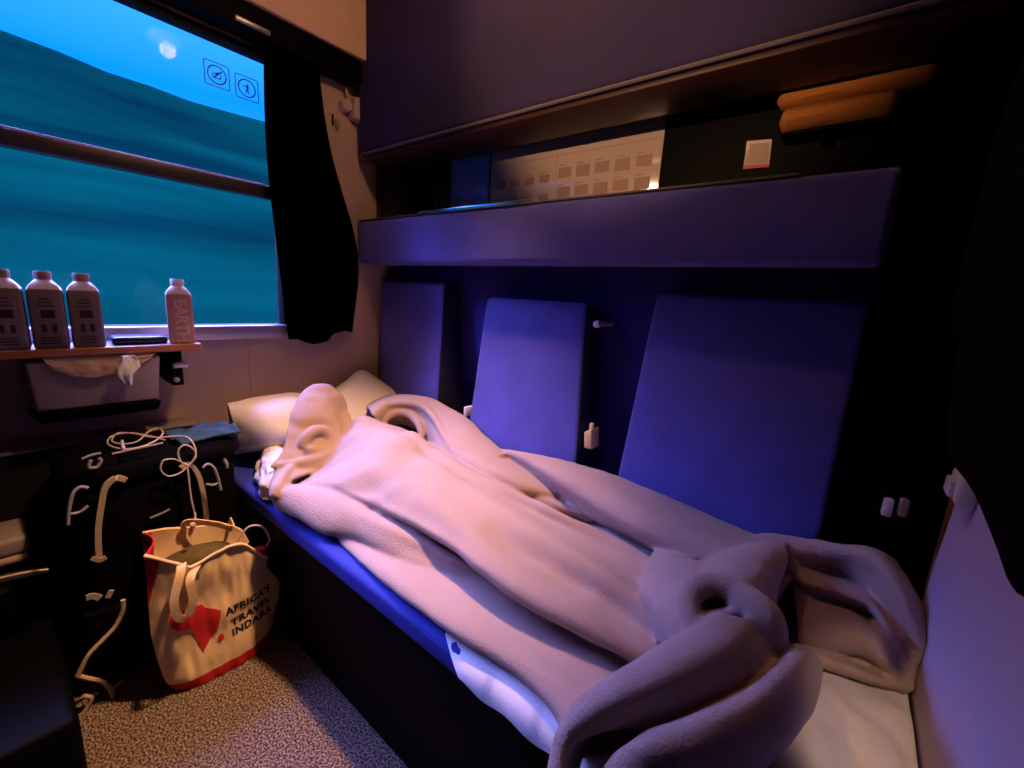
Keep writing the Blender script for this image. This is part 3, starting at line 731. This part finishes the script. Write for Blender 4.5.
FOLD1 = [
 [(289, 486, .52), (322, 487, .52), (361, 500, .515), (396, 519, .50), (425, 536, .485), (454, 555, .47), (476, 574, .464)],
 [(274, 492, .54), (302, 489, .548), (330, 494, .55), (361, 510, .54), (396, 528, .53), (425, 543, .515), (454, 560, .495), (480, 574, .475)],
 [(273, 499, .52), (300, 503, .53), (326, 511, .53), (358, 522, .525), (390, 538, .515), (418, 552, .50), (448, 564, .485), (478, 575, .47)],
 [(278, 508, .49), (301, 518, .495), (323, 531, .485), (353, 536, .488), (386, 552, .485), (412, 564, .480), (442, 572, .473), (476, 577, .467)],
 [(283, 508, .47), (302, 517, .466), (323, 528, .463), (352, 533, .464), (384, 547, .464), (412, 559, .464), (440, 568, .464), (472, 570, .463)],
]
loft(b, FOLD1, 70, 8, .004, 10, 7)
FOLD0 = [
 [(325, 510, .464), (370, 525, .464), (420, 550, .464), (480, 575, .464), (540, 605, .464), (610, 645, .464), (690, 700, .464)],
 [(332, 522, .468), (372, 543, .470), (420, 566, .474), (464, 584, .470), (508, 614, .470), (552, 634, .470), (610, 663, .470), (670, 705, .468)],
 [(335, 528, .470), (365, 552, .476), (402, 578, .488), (440, 600, .492), (490, 632, .497), (540, 664, .497), (590, 700, .495), (640, 735, .49)],
 [(339, 535, .468), (350, 546, .470), (372, 564, .478), (402, 588, .486), (440, 617, .492), (472, 638, .494), (512, 662, .496), (545, 688, .494), (575, 722, .49), (600, 760, .48)],
 [(340, 539, .462), (348, 548, .463), (368, 567, .468), (398, 592, .473), (424, 612, .476), (464, 639, .478), (508, 666, .480), (537, 690, .478), (555, 710, .475), (575, 750, .47)],
 [(343, 535, .462), (350, 543, .462), (371, 561, .462), (401, 584, .462), (427, 604, .462), (468, 630, .462), (512, 656, .462), (541, 680, .462), (560, 703, .462), (580, 740, .462)],
]
loft(b, FOLD0, 80, 7, .0035, 9, 11)
ROLL = [
 [(497, 449, .50), (560, 457, .50), (600, 465, .50), (650, 488, .50), (700, 510, .50), (750, 533, .50), (800, 555, .50)],
 [(497, 450, .585), (520, 452, .60), (560, 459, .61), (600, 468, .612), (640, 483, .612), (700, 512, .61), (750, 537, .60), (800, 560, .59)],
 [(512, 456, .59), (560, 472, .615), (600, 484, .62), (640, 504, .62), (690, 532, .61), (740, 562, .60), (785, 590, .58)],
 [(525, 466, .56), (556, 482, .585), (588, 497, .59), (635, 524, .59), (681, 547, .58), (730, 577, .57), (770, 610, .55)],
 [(535, 474, .53), (560, 490, .545), (585, 505, .55), (620, 526, .55), (660, 548, .545), (700, 570, .54), (750, 610, .52)],
 [(540, 478, .50), (562, 495, .505), (583, 510, .51), (605, 524, .51), (634, 539, .50), (655, 550, .50), (693, 569, .50), (740, 612, .49)],
 [(545, 474, .475), (565, 492, .475), (605, 518, .47), (655, 544, .47), (693, 562, .47), (740, 602, .47)],
]
loft(b, ROLL, 90, 8, .004, 9, 21)
TAIL = [
 [(462, 425, .56), (490, 448, .54), (517, 463, .53), (540, 479, .51), (562, 494, .49)],
 [(466, 434, .605), (492, 452, .585), (515, 466, .57), (540, 482, .54), (563, 496, .51)],
 [(456, 444, .61), (484, 462, .60), (510, 476, .58), (538, 489, .55), (563, 498, .515)],
 [(450, 453, .59), (480, 471, .575), (503, 483, .555), (532, 495, .53), (564, 500, .50)],
 [(455, 452, .52), (485, 468, .50), (532, 491, .48), (563, 498, .475)],
]
loft(b, TAIL, 50, 8, .004, 16, 31)
loft(b, [[(461, 458, .53), (500, 478, .51), (545, 492, .49), (590, 514, .475)], [(462, 464, .555), (502, 483, .54), (545, 499, .525), (592, 517, .495)], [(463, 468, .53), (502, 488, .515), (545, 505, .50), (592, 521, .48)], [(470, 465, .48), (502, 484, .475), (545, 500, .47), (590, 518, .466)]], 40, 7, .003, 14, 33)
CURL = [
 [(380, 430, .56), (392, 426, .57), (405, 425, .57), (418, 431, .56), (426, 441, .54), (434, 453, .52), (448, 468, .50)],
 [(376, 420, .63), (388, 411, .65), (404, 408, .66), (420, 412, .65), (431, 423, .63), (438, 438, .61), (447, 455, .58), (464, 468, .56)],
 [(371, 412, .66), (387, 402, .68), (406, 399, .695), (427, 402, .69), (444, 412, .67), (456, 428, .65), (466, 446, .62), (486, 462, .59)],
 [(367, 407, .64), (384, 398, .67), (405, 396, .69), (432, 399, .69), (455, 408, .67), (470, 422, .65), (486, 440, .62), (504, 456, .59)],
 [(366, 404, .58), (384, 396, .62), (405, 395, .64), (434, 399, .64), (458, 408, .62), (474, 423, .60), (490, 439, .57), (508, 455, .55)],
]
loft(b, CURL, 50, 8, .003, 16, 41)
tube(b, [at_z(*p) for p in [(372, 414, .65), (386, 406, .67), (405, 403.5, .68), (423, 407, .675), (435, 419, .655), (443, 434, .63), (454, 452, .60)]], [.004, .007, .008, .008, .008, .007, .004], 10, 34)
tube(b, [at_z(*p) for p in [(382, 430, .58), (386, 419, .62), (397, 413, .64), (410, 415, .635), (419, 425, .61), (422, 438, .57)]], [.006, .010, .011, .011, .010, .006], 10, 30)
HUMP = [
 [(302, 400, .24), (318, 391, .24), (333, 394, .26), (346, 410, .32), (352, 430, .42)],
 [(303, 391, .28), (318, 386, .28), (333, 391, .30), (345, 406, .34), (350, 428, .42)],
 [(296, 401, .31), (311, 396, .33), (328, 400, .34), (342, 412, .36), (348, 432, .43)],
 [(290, 418, .34), (305, 415, .37), (322, 415, .39), (336, 422, .40), (345, 438, .44)],
 [(287, 434, .37), (300, 432, .395), (315, 428, .40), (328, 432, .43), (342, 447, .46)],
 [(284, 446, .40), (298, 446, .42), (312, 443, .44), (328, 446, .46), (342, 456, .48)],
 [(279, 456, .43), (295, 458, .45), (310, 458, .47), (326, 458, .485), (340, 462, .50)],
 [(270, 466, .46), (288, 469, .48), (308, 468, .50), (325, 464, .51), (340, 465, .51)],
 [(276, 465, .44), (292, 466, .44), (308, 464, .45), (326, 460, .46), (340, 461, .47)],
]
loft(b, HUMP, 44, 7, .013, 9, 51, mode='x')
tube(b, [at_x(*p) for p in [(302, 447, .44), (306, 438, .435), (315, 431, .43), (324, 433, .43), (328, 442, .44), (320, 450, .46), (308, 450, .47)]], [.010, .014, .015, .014, .013, .012, .008], 12, 36)
tube(b, [at_x(*p) for p in [(328, 412, .38), (336, 430, .42), (335, 446, .46), (322, 458, .49), (300, 463, .485), (280, 466, .465)]], [.006, .013, .015, .013, .012, .008], 12, 36)
# edge strip from hump down to the front corner
loft(b, [[(284, 462, .53), (300, 468, .53), (318, 470, .53)], [(276, 472, .535), (283, 474, .555), (294, 480, .54)], [(271, 484, .525), (277, 484, .55), (286, 489, .54)], [(271, 497, .50), (275, 495, .53), (284, 497, .53)]], 20, 8, .003, 20, 61)
tube(b, [at_z(*p) for p in [(292, 467, .55), (283, 476, .555), (277, 487, .55), (275, 497, .53)]], [.009, .012, .012, .010], 10, 20)
# the pile at the foot
E1 = [
 [(562, 790, .47), (568, 745, .48), (585, 715, .49), (610, 695, .50), (640, 672, .52), (668, 652, .54), (700, 632, .57), (722, 615, .60)],
 [(549, 800, .53), (553, 757, .55), (563, 729, .57), (580, 707, .60), (605, 687, .62), (635, 668, .64), (662, 651, .66), (695, 629, .68), (718, 611, .70)],
 [(553, 795, .56), (562, 745, .59), (580, 720, .62), (608, 701, .645), (645, 683, .665), (685, 664, .685), (722, 642, .70), (745, 618, .71)],
 [(558, 795, .56), (572, 742, .58), (600, 726, .605), (640, 712, .625), (688, 694, .645), (732, 676, .66), (760, 655, .675), (766, 630, .69)],
 [(562, 790, .53), (578, 735, .555), (605, 722, .58), (648, 712, .60), (695, 703, .61), (740, 694, .62), (764, 684, .63), (772, 655, .66)],
 [(566, 790, .48), (592, 722, .475), (640, 700, .475), (690, 686, .48), (738, 676, .49), (762, 670, .51), (768, 655, .56)],
]
loft(b, E1, 80, 8, .005, 8, 71)
tube(b, [at_z(*p) for p in [(694, 626, .68), (688, 606, .69), (695, 590, .705), (713, 584, .715), (735, 591, .715), (752, 604, .715), (766, 616, .71), (774, 632, .69), (770, 650, .66)]], [.008, .011, .012, .012, .014, .017, .017, .012, .006], 14, 60)
loft(b, [[(692, 600, .69), (715, 592, .70), (738, 600, .70)], [(698, 606, .65), (715, 603, .65), (732, 608, .65)], [(694, 622, .68), (715, 616, .69), (738, 614, .70)]], 20, 8, .002, 20, 72)
E3 = [
 [(660, 552, .50), (675, 552, .53), (692, 560, .57), (712, 566, .61)],
 [(652, 556, .545), (670, 560, .575), (688, 568, .61), (705, 574, .65)],
 [(642, 574, .56), (660, 577, .60), (680, 583, .64), (698, 588, .69)],
 [(641, 592, .555), (655, 598, .60), (672, 604, .645), (692, 610, .69)],
 [(652, 614, .54), (660, 620, .585), (674, 627, .63), (695, 630, .67)],
 [(658, 640, .50), (668, 646, .54), (680, 645, .58), (698, 640, .62)],
]
loft(b, E3, 34, 8, .004, 12, 73)
loft(b, [[(655, 556, .53), (645, 573, .54), (644, 592, .535), (654, 613, .52), (660, 640, .49)], [(660, 560, .47), (652, 575, .47), (650, 592, .47), (658, 612, .47), (664, 636, .467)]], 20, 8, .001, 12, 73)
E4 = [
 [(700, 566, .58), (720, 554, .60), (745, 546, .61), (770, 541, .62), (788, 544, .61)],
 [(702, 573, .65), (722, 561, .67), (746, 552, .68), (770, 547, .68), (787, 549, .67)],
 [(706, 580, .69), (728, 570, .70), (750, 563, .70), (771, 562, .69), (785, 567, .67)],
 [(722, 588, .71), (740, 580, .71), (758, 579, .70), (768, 583, .68), (775, 592, .65)],
 [(738, 594, .71), (752, 596, .71), (760, 600, .69), (767, 606, .66), (770, 613, .62)],
 [(755, 606, .71), (764, 613, .70), (765, 619, .68), (768, 624, .64), (768, 630, .58)],
 [(765, 616, .68), (768, 620, .66), (769, 624, .62), (769, 630, .58), (768, 636, .54)],
]
loft(b, E4, 40, 8, .004, 12, 74)
E2 = [
 [(606, 800, .48), (622, 772, .475), (652, 744, .475), (702, 716, .48), (748, 694, .49), (775, 668, .51), (792, 650, .54)],
 [(597, 800, .58), (612, 760, .60), (638, 745, .62), (675, 731, .635), (710, 715, .65), (745, 697, .66), (775, 674, .67), (790, 656, .67), (800, 648, .66)],
 [(612, 800, .60), (634, 763, .625), (668, 749, .645), (705, 733, .66), (742, 715, .67), (777, 692, .68), (802, 668, .68), (812, 654, .67)],
 [(640, 805, .59), (675, 775, .61), (712, 758, .63), (747, 742, .64), (779, 722, .65), (803, 700, .65), (814, 680, .65), (817, 662, .64)],
 [(680, 815, .54), (722, 790, .55), (752, 772, .57), (775, 750, .58), (792, 730, .585), (808, 706, .59), (815, 686, .59), (818, 668, .59)],
 [(690, 815, .49), (735, 785, .49), (768, 752, .50), (792, 725, .50), (806, 700, .51), (813, 678, .52)],
]
loft(b, E2, 70, 8, .005, 9, 75)
FM = [
 [(745, 537, .50), (780, 530, .52), (820, 538, .52), (860, 545, .52), (890, 552, .52), (915, 590, .50), (940, 640, .48), (956, 676, .467)],
 [(742, 541, .57), (770, 533, .60), (805, 538, .61), (840, 547, .62), (872, 549, .64), (895, 563, .63), (915, 596, .60), (935, 632, .57), (949, 668, .53), (950, 690, .48)],
 [(755, 552, .60), (790, 553, .615), (820, 553, .62), (850, 553, .655), (880, 566, .665), (900, 594, .645), (918, 632, .60), (934, 664, .555), (938, 690, .49)],
 [(785, 560, .56), (805, 566, .565), (828, 575, .55), (848, 580, .55), (868, 590, .585), (886, 612, .59), (904, 645, .55), (924, 688, .487)],
 [(790, 572, .60), (808, 582, .61), (830, 588, .62), (852, 596, .62), (872, 606, .615), (888, 628, .60), (902, 652, .56), (920, 690, .487)],
 [(792, 585, .57), (812, 596, .565), (835, 601, .56), (855, 607, .555), (872, 618, .555), (886, 638, .55), (900, 660, .535), (914, 691, .485)],
 [(795, 605, .585), (815, 618, .595), (838, 622, .60), (860, 630, .60), (878, 646, .58), (892, 666, .545), (908, 692, .485)],
 [(797, 630, .575), (815, 640, .57), (840, 646, .56), (862, 652, .55), (880, 664, .535), (892, 678, .515), (904, 693, .485)],
 [(799, 642, .535), (818, 650, .505), (842, 656, .495), (865, 662, .49), (885, 672, .488), (900, 684, .484), (915, 692, .480)],
 [(800, 652, .545), (820, 660, .545), (845, 668, .54), (870, 677, .53), (900, 684, .515), (925, 688, .50), (940, 690, .49)],
 [(803, 655, .50), (822, 666, .495), (847, 674, .49), (872, 683, .485), (902, 689, .48), (925, 692, .475), (940, 693, .47)],
]
loft(b, FM, 70, 7, .004, 12, 76)
cloth('blanket', b, 'fleece', .013, 'mauve-beige fleece blanket rumpled along the whole lower berth', 'blanket')

# ------------------------------------------------------------------ backpack
t = thing('backpack', 'large black trekking backpack standing under the window table', 'backpack', (.28, -1.18, 0))
def rounded_body(bm, rings, n=44, p=4.0, amp=.012, sc=8, o=0):
    rows = []
    for z, x0, x1, y0, y1 in rings:
        cx, cy, rx, ry = (x0 + x1) / 2, (y0 + y1) / 2, (x1 - x0) / 2, (y1 - y0) / 2
        row = []
        for k in range(n):
            a = 2 * math.pi * k / n; c, s = math.cos(a), math.sin(a)
            d = (abs(c) ** p + abs(s) ** p) ** (-1 / p)
            v = np.array([cx + rx * c * d, cy + ry * s * d, z])
            q = amp * nz(v, sc, o); row.append(v + q * np.array([c, s, .3 * s]))
        rows.append(row)
    rows = [[cr([r[k] for r in rows], (len(rows) - 1) * i / (len(rings) * 5 - 1) * .999999) for k in range(n)] for i in range(len(rings) * 5)]
    V = grid(bm, rows, close=True); bm.faces.new(V[0]); bm.faces.new(V[-1]); bmesh.ops.recalc_face_normals(bm, faces=bm.faces)
b = BM(); rounded_body(b, [(.012, .16, .36, -1.34, -1.02), (.05, .13, .375, -1.37, -.99), (.2, .12, .385, -1.385, -.975), (.4, .12, .385, -1.385, -.965), (.55, .125, .385, -1.375, -.965), (.585, .14, .37, -1.36, -.97)]); link('main_bag', b, 'blackfab', t)
b = BM(); rounded_body(b, [(.585, .13, .385, -1.36, -.965), (.605, .115, .395, -1.37, -.955), (.63, .12, .39, -1.36, -.96), (.65, .16, .35, -1.33, -.99)], o=4); link('top_lid', b, 'blackfab', t)
b = BM(); rounded_body(b, [(.05, .365, .395, -1.36, -1.28), (.15, .37, .405, -1.37, -1.27), (.24, .365, .395, -1.36, -1.28)], o=6, amp=.006); link('hip_belt_pad', b, 'blackfab', t)
XF = .405
def path(px, x=XF): return [at_x(a, c, x) for a, c in px]
b = BM(); ribbon(b, path([(99, 558), (98, 530), (102, 500), (106, 486), (116, 478), (126, 480)], 0.400), .013, .010, (0, 1, 0)); o = link('shoulder_strap', b, 'khaki', t, label='pale khaki strap edge')
pts = path([(107, 484), (116, 478), (129, 489), (113, 505), (106, 500)], 0.397)
b = BM(); f = [b.verts.new(p) for p in pts]; g = [b.verts.new(p + Vector((-.006, 0, 0))) for p in pts]; b.faces.new(f); b.faces.new(g[::-1])
for i in range(5): b.faces.new((f[i], g[i], g[(i + 1) % 5], f[(i + 1) % 5]))
bmesh.ops.recalc_face_normals(b, faces=b.faces); link('strap_lining', b, 'canvasin', o, smooth=False)
b = BM(); ribbon(b, path([(207, 528), (205, 505), (200, 480), (194, 468), (187, 464), (181, 468)], 0.400), .012, .010, (0, 1, 0)); o2 = link('shoulder_strap', b, 'khaki', t, label='pale khaki strap edge')
pts = path([(174, 478), (181, 466), (188, 465), (189, 480)], 0.397)
b = BM(); f = [b.verts.new(p) for p in pts]; g = [b.verts.new(p + Vector((-.006, 0, 0))) for p in pts]; b.faces.new(f); b.faces.new(g[::-1])
for i in range(4): b.faces.new((f[i], g[i], g[(i + 1) % 4], f[(i + 1) % 4]))
bmesh.ops.recalc_face_normals(b, faces=b.faces); link('strap_lining', b, 'canvasin', o2, smooth=False)
b = BM(); ribbon(b, path([(92, 558), (100, 560), (106, 557)], 0.405), .010, .006, (0, 0, 1), 8); link('buckle', b, 'khaki', t)
for px, r in (([(68, 525), (69, 510), (73, 494), (80, 487), (88, 488)], .0038), ([(70, 514), (80, 512), (88, 506)], .0032)):
    b = BM(); tube(b, path(px, .445), r, 6, 18); link('side_strap', b, 'greyweb', t, label='thin grey strap')
for px, r in (([(203, 468), (208, 464), (214, 468), (218, 478), (221, 490)], .0038), ([(206, 484), (213, 485), (219, 483)], .0035)):
    b = BM(); tube(b, path(px, .44), r, 6, 18); link('side_strap', b, 'greyweb', t, label='thin grey strap')
b = BM(); tube(b, path([(91, 460), (89, 467), (97, 467), (101, 461), (99, 458)], 0.385), .004, 6, 16); link('lid_buckle', b, 'greyweb', t, label='grey buckle ring')
b = BM(); tube(b, path([(82, 459), (92, 455), (101, 453)], 0.385), .003, 6, 8); link('lid_strap', b, 'greyweb', t)
b = BM(); tube(b, path([(112, 454), (135, 449), (163, 443)], 0.380), .003, 6, 12); link('lid_strap', b, 'greyweb', t)
b = BM(); tube(b, path([(216, 454), (221, 456), (226, 463), (227, 468)], 0.375), [.005, .007, .006, .004], 8, 14); link('lid_toggle', b, 'greyweb', t)
b = BM(); tube(b, path([(123, 600), (122, 613), (115, 627), (103, 640), (88, 656), (78, 676)], 0.435), .006, 8, 30); tube(b, path([(78, 676), (90, 679), (103, 682), (111, 690), (113, 698)], 0.435), .006, 8, 24); link('hip_strap', b, 'khaki', t, label='long pale khaki hanging strap')
b = BM(); tube(b, path([(112, 690), (118, 684), (123, 679)], 0.437), [.004, .003, .001], 6, 10); link('strap_tip', b, 'khaki', t)
b = BM(); tube(b, path([(83, 696), (91, 698), (88, 706), (83, 714)], 0.435), .0055, 8, 14); link('hip_buckle', b, 'khaki', t, label='pale hook buckle')
b = BM(); ribbon(b, path([(86, 598), (93, 596), (100, 598)], 0.415), .014, .006, (0, 0, 1), 8); link('buckle', b, 'greyweb', t)
b = BM(); ribbon(b, path([(107, 594), (112, 594)], 0.415), .02, .006, (0, 0, 1), 6); link('buckle', b, 'khaki', t)
b = BM(); ribbon(b, path([(150, 518), (160, 514), (170, 509)], 0.397), .005, .002, (0, 0, 1), 8); link('badge', b, 'greyweb', t)
# teal cloth and earphones on top
b = BM(); rows = []
for i in range(16):
    s = i / 15; row = []
    for j in range(22):
        u = j / 21; x = .24 + .12 * s; y = -1.135 + .16 * u + .02 * s
        row.append((x, y, .672 + .012 * nz((x * 3, y * 3, 0), 9, 2) + .010 * nz((x, y, 0), 30, 5) - .05 * max(0, s - .75)))
    rows.append(row)
grid(b, rows); o = link('folded_cloth', b, 'teal'); md = o.modifiers.new('s', 'SOLIDIFY'); md.thickness = .006; md.offset = 1
tag(o, 'crumpled dark teal cloth lying on top of the black backpack', 'cloth')
t = thing('earphones', 'white wired earphones coiled on the black backpack with one bud hanging', 'earphones', (.35, -1.2, .66))
def zp(l, z=.672): return [at_z(a, c, z) for a, c in l]
b = BM()
tube(b, zp([(165, 440), (150, 436), (130, 433), (112, 436), (108, 444), (122, 449), (140, 447), (155, 441), (163, 433), (158, 428), (148, 432), (138, 441), (124, 444), (112, 441), (118, 433), (135, 434), (150, 437), (166, 437)]), .0022, 6, 140)
tube(b, zp([(166, 437), (180, 436), (190, 439)], .680) + path([(196, 452), (190, 464), (182, 463), (178, 452), (184, 445), (192, 448), (196, 456), (190, 464), (180, 473), (168, 476), (161, 470), (163, 461), (173, 459), (183, 463), (187, 466), (189, 480), (191, 497), (195, 515)], 0.415), .0022, 6, 120)
link('cable', b, 'cord', t)
b = BM(); tube(b, path([(195, 513), (195, 519), (193, 524)], 0.417), [.003, .004, .0065], 8, 8); link('cable_neck', b, 'cord', t)
b = BM(); lathe(b, [(.002, -.004), (.008, -.002), (.008, .004), (.003, .007)], tuple(at_x(192.5, 525, .478)), 14, 'x'); link('earbud', b, 'cord', t)
b = BM(); tube(b, zp([(122, 441), (123, 447), (125, 450)], .676), .004, 8, 8); link('splitter', b, 'cord', t)

# ------------------------------------------------------------------ tote bag
t = thing('tote_bag', 'cream canvas tote bag with red trim and black lettering on the carpet', 'tote bag', (.53, -1.1, 0))
def yl(z): return float(np.interp(z, [0, .04, .12, .2, .3, .38, .45], [-1.222, -1.240, -1.252, -1.258, -1.254, -1.252, -1.250]))
def yr(z): return float(np.interp(z, [0, .067, .134, .185, .235, .262, .286, .45], [-.970, -.957, -.936, -.930, -.955, -.968, -.962, -.962]))
_U = np.array([0, .22, .30, .42, .60, .74, .88, 1.0]); _Z = np.array([.431, .392, .372, .377, .384, .380, .332, .288])
def zt(u): return float(cr(list(_Z.reshape(-1, 1)), float(np.interp(u, _U, np.arange(8))) * .999999)[0])
def zbk(u): return float(np.interp(u, [0, .2, .5, .8, .93, 1], [.437, .430, .402, .378, .345, .292]))
def fx(y, z):
    u = (y - yl(z)) / (yr(z) - yl(z)); u = min(max(u, 0), 1)
    e = (1 - (2 * u - 1) ** 4)
    x = .535 + .030 * e - .03 * z
    x += .012 * math.sin(z * 22 + u * 2.5) * max(0, 1 - z / .22) * e * .6
    x += .012 * nz((y * 1.2, z, 0), 11, 2) * e + .006 * nz((y * 3, z * .8, 0), 16, 9) * e
    return x
NU, NV = 120, 150
def front(u, v): z = v * zt(u); y = yl(z) + (yr(z) - yl(z)) * u; return Vector((fx(y, z), y, z + .003))
def back(u, v): z = v * zbk(u); y = yl(z) + .02 + (yr(z) - yl(z) - .03) * u; return Vector((.405 + .012 * nz((y, z, 0), 9, 4) - .0 * z, y, z + .003))
b = BM()
G = []
for j in range(NV + 1):
    v = j / NV; row = []
    for i in range(NU + 1): row.append(front(i / NU, v))
    for k in range(1, 10):
        s = k / 10; a, c = front(1, v), back(1, v); p = a.lerp(c, s); p.y -= .018 * math.sin(math.pi * s) * (v ** 2) - .012 * math.sin(math.pi * s) * (1 - v); row.append(p)
    for i in range(NU + 1): row.append(back(1 - i / NU, v))
    for k in range(1, 10):
        s = k / 10; a, c = back(0, v), front(0, v); p = a.lerp(c, s); p.y += .02 * math.sin(math.pi * s) * (v ** 2) - .008 * math.sin(math.pi * s) * (1 - v); row.append(p)
    G.append(row)
V = grid(b, G, close=True); b.faces.new(V[0][::-1])
bmesh.ops.recalc_face_normals(b, faces=b.faces)
o = link('bag_body', b, ['canvas', 'red'], t); me = o.data
for p in me.polygons:
    c = p.center + o.parent.location
    zb = .030 + .010 * (c.y + 1.25) / .3
    if c.z < zb: p.material_index = 1
    if c.z > .30 and c.y < yl(c.z) + .032 - .03 * (.44 - c.z) / .14 * 1 and c.x > .41: p.material_index = 1
    if c.z > .40 and c.y < yl(c.z) + .04 and c.x < .54: p.material_index = 1
md = o.modifiers.new('s', 'SOLIDIFY'); md.thickness = .004; md.offset = -1
# hem along the mouth
b = BM(); tube(b, [front(i / 30, 1) + Vector((.001, 0, -.002)) for i in range(31)], .0045, 8, flat=(1, 1)); link('front_hem', b, 'canvas', t)
b = BM(); tube(b, [back(i / 30, 1) + Vector((0, 0, -.002)) for i in range(31)], .0045, 8); link('back_hem', b, 'canvas', t)
# handles
b = BM(); ribbon(b, [front(.24, .93) + Vector((.004, 0, 0)), front(.23, 1.0) + Vector((.012, 0, .004)), at_x(180, 575, .585), at_x(174, 600, .592), at_x(178, 617, .588), at_x(188, 616, .586), at_x(193, 600, .59), at_x(190, 580, .588), front(.34, .98) + Vector((.008, 0, 0)), front(.34, .92) + Vector((.003, 0, 0))], .020, .003, (0, 1, .25), 44); link('handle', b, 'canvas', t)
b = BM(); ribbon(b, [back(.35, .95), back(.38, 1.03) + Vector((.02, 0, .012)), Vector((.46, -1.075, .425)), Vector((.49, -1.05, .415)), Vector((.475, -1.035, .405)), back(.80, 1.02) + Vector((.02, 0, .01)), back(.80, .95)], .024, .003, (.6, 0, 1), 44); link('handle', b, 'canvas', t)
# lettering and map emblem lie on the front panel
def place_text(txt, p0, p1, hpx):
    a = at_x(*p0, .56); c = at_x(*p1, .56)
    tb = text_mesh(txt, 1.0, 1.08, .045)
    xs = [v.co.x for v in tb.verts]; ys = [v.co.y for v in tb.verts]; x0, x1 = min(xs), max(xs); y1 = max(ys)
    Wd = (c - a)
    for v in tb.verts:
        s = (v.co.x - x0) / (x1 - x0); h = v.co.y / .72
        y = a.y + Wd.y * s; z = a.z + Wd.z * s + h * hpx
        v.co = Vector((fx(y, z) + .0012, y, z + .003))
    link('lettering', tb, 'ink', t, smooth=False, label='black lettering ' + txt.replace("'", ''))
def tri_fine(bm): bmesh.ops.triangulate(bm, faces=bm.faces)
place_text("AFRICA'S", (225, 617), (272, 592), .021)
place_text('TRAVEL', (231, 627), (272, 603), .021)
place_text('INDABA', (232, 636), (273, 612), .021)
AF = [(170, 623), (172, 617), (178, 614), (184, 613), (192, 612), (196, 608), (203, 606), (206, 609), (214, 609), (221, 611), (220, 620), (218, 628), (213, 636), (208, 644), (203, 651), (199, 645), (196, 637), (191, 630), (186, 632), (178, 633), (172, 629)]
def emblem(name, px, label=None):
    b = BM(); pts = [at_x(a, c, .56) for a, c in px]
    b.faces.new([b.verts.new((0, p.y, p.z)) for p in pts])
    bmesh.ops.triangulate(b, faces=b.faces)
    for _ in range(2): bmesh.ops.subdivide_edges(b, edges=b.edges, cuts=1, use_grid_fill=False); bmesh.ops.triangulate(b, faces=b.faces)
    for v in b.verts: v.co.x = fx(v.co.y, v.co.z - .003) + .0022
    link(name, b, 'red', t, smooth=True, label=label)
emblem('map_emblem', AF, 'red continent emblem')
emblem('island_emblem', [(222, 633), (224, 636), (220, 641), (217, 640), (219, 635)])
# contents
b = BM(); rounded_body(b, [(.22, .43, .50, -1.20, -1.03), (.28, .43, .50, -1.21, -1.03), (.345, .43, .505, -1.215, -1.04), (.368, .445, .495, -1.19, -1.07)], o=9, amp=.02, sc=14)
tag(link('olive_garment', b, 'olive'), 'olive green garment stuffed in the open tote bag', 'clothing')
b = BM(); rounded_body(b, [(.20, .455, .505, -.985, -.950), (.27, .455, .505, -.985, -.948), (.305, .465, .50, -.98, -.955)], o=3, amp=.006, n=24, sc=20)
tag(link('red_pouch', b, 'red'), 'small red pouch at the right corner of the tote bag mouth', 'pouch')
b = BM(); tube(b, [Vector((.49, -1.03, .36)), Vector((.50, -1.0, .40)), Vector((.51, -.965, .39)), Vector((.525, -.952, .35)), Vector((.52, -.962, .325))], .003, 6, 24)
tag(link('charging_cable', b, 'cord'), 'short pale cable looping out of the tote bag mouth', 'cable')
